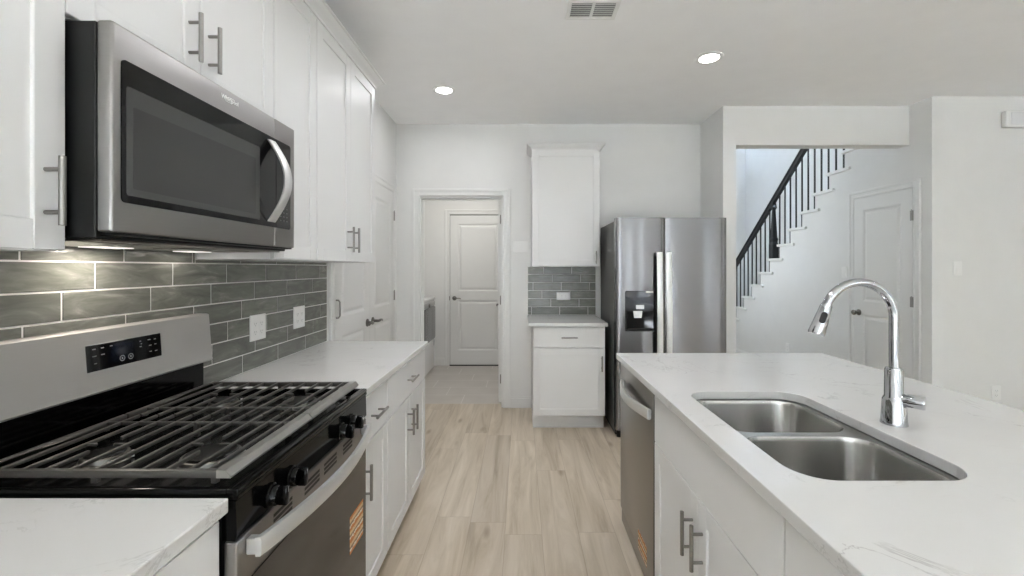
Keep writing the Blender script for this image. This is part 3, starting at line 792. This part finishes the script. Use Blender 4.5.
# ------------------------------------------------------------------ microwave
XM = -0.838
MW = thing('microwave', 'stainless over the range microwave with black glass door', 'microwave', (-1.0, 1.24, 1.436))
MY0, MY1 = 0.889, 1.605
b = B(); b.box(XL+0.010, -0.872, MY0, MY1, 1.438, 1.884, 0.002, 1); obj('body', b, 'black', MW)
b = B(face_px(-0.871, MY0, 0)); b.box(0, 1.479-MY0, 1.450, 1.886, 0, 0.033, 0.006, 3); md = obj('microwave_door', b, 'steel', MW, True, 40)
b = B(face_px(-0.871, 1.4805, 0)); b.box(0, MY1-1.4805, 1.450, 1.886, 0, 0.033, 0.004, 3); mc = obj('control_frame', b, 'steel', MW, True, 40)
def rrect(u0, u1, v0, v1, r, n=6, sides=(1, 1, 1, 1)):
    P = []
    for (cx, cy, a0, s) in ((u1-r, v0+r, -PI/2, sides[1]), (u1-r, v1-r, 0, sides[2]), (u0+r, v1-r, PI/2, sides[3]), (u0+r, v0+r, PI, sides[0])):
        if s:
            for k in range(n+1): P.append((cx+r*math.cos(a0+PI/2*k/n), cy+r*math.sin(a0+PI/2*k/n)))
        else: P.append((cx+(r if cx > (u0+u1)/2 else -r), cy+(r if cy > (v0+v1)/2 else -r)))
    return P
mface = face_px(XM, 0, 0)
b = B(mface); b.prism(rrect(0.908, 1.4785, 1.514, 1.815, 0.010, 5, (1, 0, 0, 1)), 0.0002, 0.003); gl = obj('door_glass', b, 'glass_black', md)
b = B(mface); b.prism(rrect(0.918, 1.388, 1.530, 1.762, 0.006), 0.0031, 0.0034); obj('screen_window', b, 'mesh_glass', gl)
b = B(mface); b.prism(rrect(0.934, 1.366, 1.546, 1.722, 0.004), 0.00345, 0.0037); obj('screen_mesh', b, 'mesh_inner', gl)
b = B(mface); b.prism(rrect(1.481, 1.572, 1.514, 1.815, 0.010, 5, (0, 1, 1, 0)), 0.0002, 0.003); kp = obj('keypad', b, 'glass_black', mc)
b = B(mface)
for r_ in range(4):
    for c_ in range(3): b.box(1.505+c_*0.020, 1.511+c_*0.020, 1.540+r_*0.014, 1.543+r_*0.014, 0.0031, 0.0035)
obj('key_marks', b, 'mark', kp)
b = B(mface); rings = []
for i in range(19):
    f = i/18; z = 1.530+f*(1.800-1.530); o = 0.004+0.056*math.sin(PI*f)
    rings.append([(1.430, z, o-0.003), (1.464, z, o-0.003), (1.468, z, o+0.003), (1.460, z, o+0.009), (1.434, z, o+0.009), (1.426, z, o+0.003)])
b.loft(rings); obj('bow_handle', b, 'steel_handle', md, True, 45)
b = B(); b.text('Whirlpool', 0.0175, mface @ Matrix.Translation((1.250, 1.859, 0.0003))); 
b.tube([(0.022*math.cos(a)+1.250, 0.007*math.sin(a)+1.858+0.003*math.cos(a), 0.0006) for a in [PI*(0.15+1.5*k/20) for k in range(21)]], 0.0008, 6, m=mface)
obj('brand_mark', b, 'plastic', md)
# underside: grease filters, lamp lenses, vent lip
b = B(); b.box(-1.19, -0.88, MY0+0.02, MY1-0.02, 1.433, 1.4378, 0.002, 1); un = obj('vent_pan', b, 'steel_dark', MW)
for y in (1.00, 1.36):
    b = B(); b.box(-1.06, -0.92, y-0.11, y+0.11, 1.4312, 1.4328); obj('grease_filter', b, 'nickel', un)
for y in (1.19, 1.50):
    b = B(); b.box(-1.165, -1.105, y-0.05, y+0.05, 1.4305, 1.4329, 0.001, 1); obj('lamp_lens', b, 'lamp_hood', un)
b = B(); b.box(-0.870, -0.843, MY0+0.01, MY1-0.01, 1.4445, 1.4495); obj('vent_lip', b, 'black', MW)
for y, pw in ((1.19, 0.95), (1.50, 0.18)): area_light('hood_lamp', (-1.135, y, 1.429), (0, 0, 0), 0.06, 0.1, pw, (1.0, 0.90, 0.80))

# ------------------------------------------------------------------ back cabinets
YC = 3.70-0.012      # carcass front plane of base unit
def small_wall():
    z0, z1 = 1.390, 2.452
    t = thing('wall_cabinet', 'single white wall cabinet on the back wall beside the fridge', 'cabinet', (0.41, 4.1, z0))
    b = B(); b.box(0.100, 0.718, 3.976, YB-0.0095, z0, z1); obj('carcass', b, 'cab', t)
    cab_door(t, face_ny(0.102, 3.9755, z0+0.002), 0.614, z1-z0-0.004, 0.614-0.034, 0.080, 0.115)
    return z1
zt = small_wall()
b = B(); yq = 3.956; P2 = [(o*0.88, h*0.94) for o, h in PROF]
b.loft([[(0.100-o, YB-0.002, zt+0.001+h) for o, h in P2], [(0.100-o, yq-o, zt+0.001+h) for o, h in P2], [(0.718+o, yq-o, zt+0.001+h) for o, h in P2], [(0.718+o, YB-0.002, zt+0.001+h) for o, h in P2]])
tag(obj('crown_moulding', b, 'cab'), 'white crown moulding on top of the single back wall cabinet', 'crown moulding')
t = thing('base_cabinet', 'single white base cabinet under the short back counter', 'cabinet', (0.41, 4.0, 0))
b = B(FR((0.102, 0, 0), (0, 1, 0), (0, 0, 1), (1, 0, 0))); b.prism([(YB-0.002, 0), (3.756, 0), (3.756, 0.122), (YC, 0.122), (YC, BT), (YB-0.002, BT)], 0, 0.610); obj('carcass', b, 'cab', t)
b = B(); b.box(0.102, 0.712, 3.748, 3.7555, 0, 0.121); b.box(0.102, 0.712, 3.740, 3.7478, 0, 0.018, 0.003, 2); obj('toe_kick', b, 'cab', t)
cab_drawer(t, face_ny(0.104, YC-0.0005, 0.705), 0.606, 0.170)
cab_door(t, face_ny(0.104, YC-0.0005, 0.126), 0.606, 0.570, 0.606-0.029, 0.445, 0.13)
b = B(); slab(b, 0.064, 0.730, 3.635, YB-0.0015)
tag(obj('countertop', b, 'quartz', bevel=0.003), 'short white quartz countertop against the back wall', 'countertop')

# ------------------------------------------------------------------ refrigerator
FX0, FX1, FXS = 0.768, 1.661, 1.1615
F = thing('refrigerator', 'stainless side by side refrigerator with ice dispenser', 'refrigerator', (1.2, 3.9, 0))
b = B(); b.box(FX0+0.003, FX1-0.003, 3.585, 4.20, 0.03, 1.765, 0.004, 1); obj('body', b, 'fridge_side', F)
b = B(); b.box(FX0+0.01, FX1-0.01, 3.60, 4.19, 0.0, 0.03); b.box(FX0+0.005, FX1-0.005, 3.56, 3.584, 0.012, 0.060); obj('grille', b, 'black', F)
for x in (FX0+0.03, FX1-0.03):
    b = B(); b.cyl((x, 3.545, 0), (x, 3.545, 0.05), 0.018, 12); b.box(x-0.02, x+0.02, 3.53, 3.56, 0.03, 0.06, 0.003); obj('foot', b, 'black', F, True)
for x in (FX0+0.05, FX1-0.05):
    b = B(); b.box(x-0.03, x+0.03, 3.55, 3.68, 1.766, 1.782, 0.004); obj('hinge_cover', b, 'fridge_side', F)
def fridge_door(x0, x1, hole=None):
    n = 16; front = []
    for i in range(n+1):
        f = i/n; x = x0+(x1-x0)*f
        e = min(f, 1-f)*(x1-x0); c = 0.010*math.sqrt(max(0, 1-((0.012-min(e, 0.012))/0.012)**2))
        front.append((x, 3.510-c-0.006*math.sin(PI*f)))
    poly = [(x0, 3.580)]+front+[(x1, 3.580)]
    b = B(); b.prism(poly, 0.065, 1.783); return b
fl = obj('freezer_door', fridge_door(FX0, FXS-0.0025), 'steel_fridge', F, True, 30)
fr = obj('fridge_door', fridge_door(FXS+0.0025, FX1), 'steel_fridge', F, True, 30)
b = B(); b.box(FXS-0.002, FXS+0.002, 3.53, 3.578, 0.07, 1.78); obj('door_gasket', b, 'black', F)
def fridge_handle(d, cx):
    b = B(); rings = []
    for i in range(21):
        f = i/20; z = 0.35+f*(1.503-0.35); o = 0.040+0.018*math.sin(PI*f); y = 3.494-o
        rings.append([(cx-0.024, y+0.008, z), (cx-0.022, y-0.002, z), (cx, y-0.008, z), (cx+0.022, y-0.002, z), (cx+0.024, y+0.008, z), (cx, y+0.010, z)])
    b.loft(rings)
    for z in (0.355, 1.470): b.box(cx-0.020, cx+0.020, 3.450, 3.4935, z, z+0.030, 0.004)
    obj('door_handle', b, 'steel_handle', d, True, 50)
fridge_handle(fl, 1.104); fridge_handle(fr, 1.177)
# dispenser
mf = face_ny(0, 3.4935, 0)
b = B(mf); dz0, dz1, dx0, dx1 = 0.868, 1.192, 0.839, 1.078
b.prism(rrect(dx0, dx1, dz0, dz1, 0.012), -0.006, 0.001); dsp = obj('dispenser', b, 'glass_black', fl)
b = B(mf)
for (u0, u1, v0, v1, h) in ((dx0, dx1, dz0, dz0+0.012, 0.012), (dx0, dx0+0.012, dz0+0.012, 1.045, 0.008), (dx1-0.012, dx1, dz0+0.012, 1.045, 0.008), (dx0+0.02, dx1-0.02, dz0+0.012, dz0+0.022, 0.014)): b.box(u0, u1, v0, v1, 0.0012, h, 0.002, 1)
obj('dispenser_bay', b, 'black', dsp)
b = B(mf); b.box(dx0+0.008, dx1-0.008, 1.050, dz1-0.010, 0.0012, 0.0025, 0.0005, 1); obj('touch_panel', b, 'display', dsp)
b = B(mf); b.box(dx0+0.165, dx0+0.225, 1.176, 1.190, 0.0026, 0.0032); obj('panel_label', b, 'plastic', dsp)
b = B(mf); b.box(dx0+0.085, dx0+0.150, 1.046, 1.078, 0.0026, 0.010, 0.002, 1); obj('ice_chute', b, 'steel_handle', dsp)
b = B(mf); b.prism([(dx0+0.070, 0.975), (dx0+0.128, 0.975), (dx0+0.135, 1.030), (dx0+0.063, 1.030)], 0.0026, 0.012); obj('paddle', b, 'plastic', dsp)

# ------------------------------------------------------------------ island
XI = 0.554      # carcass front plane; doors reach 0.535
IX0, IX1, IY1 = 0.516, 1.632, 2.360
SX0, SX1, SY0, SY1 = 0.612, 1.022, 0.945, 1.627
def cut_slab(outer, holes, z0, z1):
    b = B(); bm = b.bm; edges = []
    for loop in [outer]+holes:
        vs = [bm.verts.new((p[0], p[1], z1)) for p in loop]
        for i in range(len(vs)): edges.append(bm.edges.new((vs[i], vs[(i+1) % len(vs)])))
    r = bmesh.ops.triangle_fill(bm, use_beauty=True, use_dissolve=False, edges=edges)
    fs = [g for g in r['geom'] if isinstance(g, bmesh.types.BMFace)]
    ex = bmesh.ops.extrude_face_region(bm, geom=fs)
    for v in ex['geom']:
        if isinstance(v, bmesh.types.BMVert): v.co.z = z0
    return b
cut = rrect(SX0, SX1, SY0, SY1, 0.086, 10)
b = cut_slab([(IX0, -0.7), (IX1, -0.7), (IX1, IY1), (IX0, IY1)], [cut], 0.884, 0.914)
tag(obj('countertop', b, 'quartz', bevel=0.0025), 'large white quartz island countertop with the sink cut into it', 'countertop')
# sink base: built from panels so the bowls hang free
t = thing('sink_cabinet', 'white island cabinet under the sink with two doors', 'cabinet', (0.85, 1.31, 0))
y0, y1 = 0.8835, 1.7385
b = B(); b.box(XI, 1.13, y0, y0+0.016, TK, BT-0.001); b.box(XI, 1.13, y1-0.016, y1, TK, BT-0.001); b.box(XI, 1.13, y0+0.016, y1-0.016, TK, TK+0.016)
b.box(1.114, 1.13, y0+0.016, y1-0.016, TK+0.016, BT-0.001); b.box(XI, XI+0.016, y0+0.016, y1-0.016, 0.62, BT-0.001); b.box(XI, XI+0.016, (y0+y1)/2-0.02, (y0+y1)/2+0.02, TK+0.016, 0.62)
obj('carcass', b, 'cab', t)
b = B(); b.box(XI+0.055, XI+0.065, y0, y1, 0, TK-0.001); obj('toe_kick', b, 'cab', t)
cab_drawer(t, face_nx(XI-0.0005, y1-0.002, 0.683), y1-y0-0.004, 0.185, False, 'false_front')
wd = (y1-y0)/2-0.0035
cab_door(t, face_nx(XI-0.0005, y1-0.002, TK+0.004), wd, 0.680-TK-0.004, y1-0.002-1.352, 0.550-TK-0.004)
cab_door(t, face_nx(XI-0.0005, y0+0.002+wd, TK+0.004), wd, 0.680-TK-0.004, y0+0.002+wd-1.278, 0.550-TK-0.004)
t = thing('base_cabinet', 'white island cabinet on the near side of the sink cabinet', 'cabinet', (0.85, 0.4, 0))
b = B(FR((0, 0.8815, 0), (1, 0, 0), (0, 0, 1), (0, -1, 0))); b.prism([(1.13, 0), (XI+0.06, 0), (XI+0.06, TK), (XI, TK), (XI, BT), (1.13, BT)], 0, 0.88); obj('carcass', b, 'cab', t)
b = B(); b.box(XI+0.052, XI+0.0595, 0.0015, 0.8815, 0, TK-0.001); obj('toe_kick', b, 'cab', t)
cab_drawer(t, face_nx(XI-0.0005, 0.8795, 0.683), 0.437, 0.185); cab_drawer(t, face_nx(XI-0.0005, 0.4395, 0.683), 0.436, 0.185)
cab_door(t, face_nx(XI-0.0005, 0.8795, TK+0.004), 0.437, 0.680-TK-0.004, 0.395, 0.454); cab_door(t, face_nx(XI-0.0005, 0.4395, TK+0.004), 0.436, 0.680-TK-0.004, 0.04, 0.454)
b = B(); b.box(1.133, 1.32, 0.0015, 2.348, 0, BT)
b.box(1.32, 1.333, 0.0015, 2.348, 0, 0.10, 0.003, 1)
tag(obj('island_panel', b, 'cab'), 'white knee wall carrying the seating side of the island', 'panel')
b = B(); b.box(0.556, 1.1305, 2.343, 2.348, 0, BT)
tag(obj('end_panel', b, 'cab'), 'thin white end panel closing the island beside the dishwasher', 'panel')
# dishwasher
DWy0, DWy1 = 1.7415, 2.3405
t = thing('dishwasher', 'stainless dishwasher at the far end of the island', 'dishwasher', (0.85, 2.04, 0))
b = B(); b.box(0.566, 1.12, DWy0, DWy1, 0.02, 0.875); obj('tub', b, 'black', t)
md_ = face_nx(0.5655, DWy1-0.003, 0)
b = B(md_); Wd = DWy1-DWy0-0.019; b.box(0, Wd, 0.095, 0.872, 0, 0.030, 0.004, 2); dd = obj('dishwasher_door', b, 'steel_dark', t, True, 40)
b = B(md_); b.box(0.004, Wd-0.004, 0.020, 0.092, -0.010, 0.024, 0.002, 1); obj('toe_panel', b, 'steel_dark', t)
b = B(md_); b.box(Wd+0.0005, Wd+0.0155, 0.02, 0.872, 0, 0.0285); b.box(0, Wd, 0.0, 0.019, -0.06, -0.04); obj('side_gap_strip', b, 'black', t)  # black strips stand in for the dark gaps beside and below the door
b = B(md_); rings = []
for i in range(21):
    f = i/20; u = 0.075+f*(0.555-0.075); o = 0.030+0.004+0.040*math.sin(PI*f)
    rings.append([(u, 0.753, o), (u, 0.753, o+0.010), (u, 0.760, o+0.014), (u, 0.787, o+0.014), (u, 0.795, o+0.010), (u, 0.795, o)])
b.loft(rings); b.box(0.075, 0.092, 0.756, 0.792, 0.0302, 0.037); b.box(0.538, 0.555, 0.756, 0.792, 0.0302, 0.037)
obj('towel_bar_handle', b, 'steel_handle', dd, True, 50)
b = B(md_); b.box(0.355, 0.490, 0.100, 0.185, 0.0302, 0.0308); obj('energy_label', b, 'sticker', dd)

# sink
t = thing('kitchen_sink', 'stainless undermount double bowl sink in the island', 'sink', (0.81, 1.29, 0.68))
BW = [(0.958, 1.272), (1.300, 1.615)]
holes = [rrect(0.624, 1.004, a, c, 0.075, 8) for a, c in BW]
b = cut_slab(rrect(0.590, 1.038, 0.922, 1.650, 0.09, 8), holes, 0.8805, 0.8832)
obj('rim', b, 'sink', t)
for (a, c) in BW:
    b = B(); rings = []
    for (ins, z) in ((0, 0.8825), (0.001, 0.880), (0.004, 0.868), (0.010, 0.720), (0.018, 0.700), (0.036, 0.688), (0.10, 0.683)):
        rings.append([(p[0], p[1], z) for p in rrect(0.624+ins, 1.004-ins, a+ins, c-ins, 0.075 if ins < 0.05 else 0.05, 8)])
    b.loft(rings, caps=False); bm = b.bm
    bm.verts.ensure_lookup_table(); bm.faces.new(bm.verts[-len(rings[-1]):])
    bw = obj('bowl', b, 'sink', t, True, 60)
    b = B(); b.lathe([(0.0, 0.0), (0.044, 0.0), (0.044, 0.003), (0.036, 0.004), (0.033, -0.0005+0.002), (0, 0.0015)], (0.81, (a+c)/2, 0.6835), 24); obj('drain', b, 'chrome', bw, True)

# faucet
FXc, FYc = 1.106, 1.287
t = thing('faucet', 'chrome pull down kitchen faucet on the island beside the sink', 'faucet', (FXc, FYc, 0.9145))
b = B(); b.lathe([(0.0335, 0.0), (0.0335, 0.004), (0.0320, 0.010), (0.0285, 0.072), (0.0270, 0.076), (0.0235, 0.082), (0.0228, 0.160), (0.0205, 0.166), (0.0130, 0.168)], (FXc, FYc, 0.9145), 32); obj('base', b, 'chrome', t, True)
RA = 0.103; zc = 1.230; ax = FXc-RA; pts = [(FXc, FYc, 1.078), (FXc, FYc, 1.16), (FXc, FYc, zc)]
for k in range(1, 21):
    a = math.radians(160)*k/20; pts.append((ax+RA*math.cos(a), FYc, zc+RA*math.sin(a)))
b = B(); b.tube(pts, 0.0125, 18); obj('spout', b, 'chrome', t, True)
p0 = Vector(pts[-1]); dr = Vector((-math.sin(math.radians(160)), 0, math.cos(math.radians(160)))).normalized()
b = B(); b.tube([p0-dr*0.002, p0+dr*0.006, p0+dr*0.012, p0+dr*0.086, p0+dr*0.091], [0.0145, 0.0160, 0.0160, 0.0225, 0.0215], 22); hd = obj('spray_head', b, 'chrome', t, True, 50)
side = Vector((0, -1, 0)); nn = Vector((-0.45, -0.85, 0)); nn = (nn-dr*nn.dot(dr)).normalized()
mh = FR(p0+dr*0.040+nn*0.0175, dr.cross(nn), dr, nn)
b = B(mh); b.prism(rrect(-0.008, 0.008, -0.017, 0.017, 0.007), -0.004, 0.0035); obj('spray_button', b, 'black', hd)
hv = Vector((0.66, -0.75, -0.02)).normalized(); h0 = Vector((FXc, FYc, 0.990))
b = B(); b.tube([h0+hv*0.008, h0+hv*0.030, h0+hv*0.033, h0+hv*0.066, h0+hv*0.069], [0.0180, 0.0180, 0.0195, 0.0195, 0.018], 22); obj('lever_handle', b, 'chrome', t, True, 50)

# ------------------------------------------------------------------ washer in the laundry
t = thing('washing_machine', 'white front load washer with dark door in the laundry', 'washer', (-1.5, 5.66, 0))
wy0, wy1, wx0, wx1 = 5.22, 5.945, -1.92, -1.185
b = B(); b.box(wx0, wx1, wy0, wy1, 0.03, 0.945, 0.012, 3)
for x in (wx0+0.06, wx1-0.06):
    for y in (wy0+0.06, wy1-0.06): b.cyl((x, y, 0), (x, y, 0.03), 0.02, 12)
obj('cabinet_body', b, 'washer', t, True)
b = B(); b.box(wx0, wx1+0.012, wy0-0.004, wy1+0.004, 0.946, 0.985, 0.014, 3); obj('top', b, 'washer', t, True)
mw = face_px(wx1, wy0, 0)
b = B(mw); b.box(0.02, 0.705, 0.872, 0.930, 0.0005, 0.012, 0.004, 2); cp = obj('control_strip', b, 'washer_grey', t, True)
b = B(mw); b.lathe([(0.024, 0), (0.024, 0.014), (0.020, 0.018), (0, 0.018)], m=mw @ Matrix.Translation((0.31, 0.892, 0.012))); obj('dial', b, 'nickel', cp, True)
b = B(mw); b.prism(rrect(0.05, 0.672, 0.435, 0.862, 0.03, 6), 0.0005, 0.022); dr_ = obj('washer_door', b, 'washer_door', t, True)
b = B(mw); b.box(0.642, 0.665, 0.33, 0.41, 0.0005, 0.014, 0.004, 2); obj('latch', b, 'washer_grey', dr_)

# ------------------------------------------------------------------ staircase and railing
t = thing('staircase', 'white staircase climbing towards the kitchen behind the stepped wall', 'staircase', (3.9, 6.0, 0))
for k in range(KA, KB):
    y0 = tread_y(k)
    b = B(); b.box(3.372, 4.395, y0+0.092, y0+0.345, tread_z(k)-0.033, tread_z(k), 0.007, 2); b.box(3.372, 3.3985, y0, y0+0.11, tread_z(k)-0.033, tread_z(k), 0.007, 2); obj('tread', b, 'trim', t)
    b = B(); b.box(3.5015, 4.395, y0+0.302, y0+0.317, tread_z(k)-RISE+0.001, tread_z(k)-0.034); obj('riser', b, 'trim', t)
t = thing('stair_railing', 'black stair railing with thin balusters and a square newel', 'railing', (3.44, 6.0, 0))
def rail_z(y): return 2.86-0.828*(y-5.27)
ya, yb = 7.15, 4.05
dv = Vector((0, yb-ya, rail_z(yb)-rail_z(ya))); Lr = dv.length; dv.normalize()
mr = FR((3.436, ya, rail_z(ya)), dv, dv.cross(Vector((1, 0, 0))), (1, 0, 0))
up = dv.cross(Vector((1, 0, 0)))
if up.z < 0: mr = FR((3.436, ya, rail_z(ya)), dv, -up, (1, 0, 0))
b = B(mr); b.prism([(0, -0.068), (0.012, -0.072), (Lr, -0.068), (Lr, 0), (0, 0)], -0.022, 0.022)
b.box(0, Lr, -0.030, -0.004, -0.032, 0.032, 0.010, 3)
obj('handrail', b, 'rail', t, True, 30)
NEWY = 5.90
for kk in range(KA, KB):
    for off in (0.150, 0.2645):
        y = tread_y(kk)+off
        if abs(y-NEWY) < 0.07 or y > 7.12: continue
        b = B(); b.box(3.429, 3.443, y-0.007, y+0.007, tread_z(kk)+0.001, rail_z(y)-0.075); obj('baluster', b, 'rail', t)
kk = [q for q in range(KA, KB) if tread_y(q)+0.092 <= NEWY][0]; zb = tread_z(kk)+0.001; ztop = rail_z(NEWY)-0.085
b = B()
b.box(3.436-0.044, 3.436+0.044, NEWY-0.044, NEWY+0.044, zb, zb+0.19, 0.004, 2)
def sq(r, z): return [(3.436-r, NEWY-r, z), (3.436+r, NEWY-r, z), (3.436+r, NEWY+r, z), (3.436-r, NEWY+r, z)]
b.loft([sq(0.044, zb+0.189), sq(0.032, zb+0.22), sq(0.040, zb+0.26), sq(0.030, zb+0.29), sq(0.017, ztop-0.09), sq(0.028, ztop-0.06), sq(0.020, ztop)])
obj('newel_post', b, 'rail', t)

# ------------------------------------------------------------------ ceiling fixtures and wall box
def downlight(x, y, label, group=None):
    t = thing('recessed_light', label, 'ceiling light', (x, y, CEIL-0.001), group)
    b = B(); b.lathe([(0.092, 0.0), (0.090, -0.004), (0.066, -0.006), (0.062, -0.001)], (x, y, CEIL-0.0005), 32); obj('trim_ring', b, 'plastic', t, True)
    b = B(); b.lathe([(0.0, -0.0045), (0.0615, -0.0045), (0.0615, -0.0015), (0.0, -0.0015)], (x, y, CEIL-0.0005), 32); obj('lens', b, 'lamp', t, True)
    return t
cans = [(-0.614, 3.46, 'recessed light in the ceiling near the pantry doors'), (1.27, 2.93, 'recessed light in the ceiling over the far end of the island'), (0.0, 2.19, 'recessed light cut off by the top of the photo near the air vent')]
c0 = downlight(*cans[0])
for x, y, lb in cans[1:]: dup(c0, (x, y, CEIL-0.001), lb)
hid = [(0.0, 1.15), (0.3, -0.9), (3.3, 1.6), (3.3, -1.4), (0.3, -2.2)]  # unseen cans, added to brighten counters, aisle and living area
for x, y in hid: dup(c0, (x, y, CEIL-0.001), 'added recessed ceiling light out of frame over the camera or living area', 'added recessed lights out of frame')
for x, y, pw in ((-0.614, 3.46, 4.3), (1.27, 2.93, 3.4), (0.0, 2.19, 6.6), (0.0, 1.15, 3.5), (0.3, -0.9, 0.8), (3.3, 1.6, 0.6), (3.3, -1.4, 1.0), (0.3, -2.2, 3.0)):  # first three are the visible cans, the rest the added ones
    area_light('can_light', (x, y, CEIL-0.010), (0, 0, 0), 0.12, 0.12, pw, (0.95, 0.955, 1.0), 'DISK', math.radians(172 if y > 2.5 else 145))
area_light('laundry_light', (-0.7, 5.2, CEIL-0.02), (0, 0, 0), 0.3, 0.3, 11, (1.0, 0.975, 0.93), 'DISK')
# air vent
t = thing('air_vent', 'white louvred air vent in the ceiling', 'air vent', (0.405, 2.37, CEIL-0.001))
vx0, vx1, vy0, vy1 = 0.252, 0.532, 2.295, 2.472
b = B(); zt_ = CEIL-0.0005
b.box(vx0, vx1, vy0, vy0+0.022, zt_-0.008, zt_, 0.002, 1); b.box(vx0, vx1, vy1-0.022, vy1, zt_-0.008, zt_, 0.002, 1)
b.box(vx0, vx0+0.022, vy0+0.022, vy1-0.022, zt_-0.008, zt_, 0.002, 1); b.box(vx1-0.022, vx1, vy0+0.022, vy1-0.022, zt_-0.008, zt_, 0.002, 1)
b.box((vx0+vx1)/2-0.008, (vx0+vx1)/2+0.008, vy0+0.022, vy1-0.022, zt_-0.008, zt_, 0.002, 1); obj('frame', b, 'plastic', t)
b = B(); b.box(vx0+0.02, vx1-0.02, vy0+0.02, vy1-0.02, zt_-0.0012, zt_-0.0004); obj('duct_backing', b, 'slot', t)
for sx0, sx1 in ((vx0+0.0225, (vx0+vx1)/2-0.0085), ((vx0+vx1)/2+0.0085, vx1-0.0225)):
    for k in range(7):
        yy = vy0+0.033+k*0.0185
        m = FR((0, yy, zt_-0.006), (1, 0, 0), (0, math.cos(0.5), math.sin(0.5)*0.6), (0, 0, 1))
        b = B(m); b.box(sx0, sx1, -0.007, 0.007, -0.001, 0.0005); obj('slat', b, 'plastic', t)
# door chime
b = B(face_ny(3.965, 3.589, 2.530)); b.box(0, 0.26, 0, 0.135, 0.0005, 0.045, 0.012, 3); 
t = thing('door_chime', 'white chime box high on the wall beyond the island', 'chime', (4.1, 3.585, 2.53))
obj('cover', b, 'plastic', t, True)
b = B(face_ny(3.965, 3.589, 2.530)); b.box(0.035, 0.225, 0.018, 0.118, 0.0452, 0.048, 0.004, 2); obj('face_plate', b, 'washer', t, True)
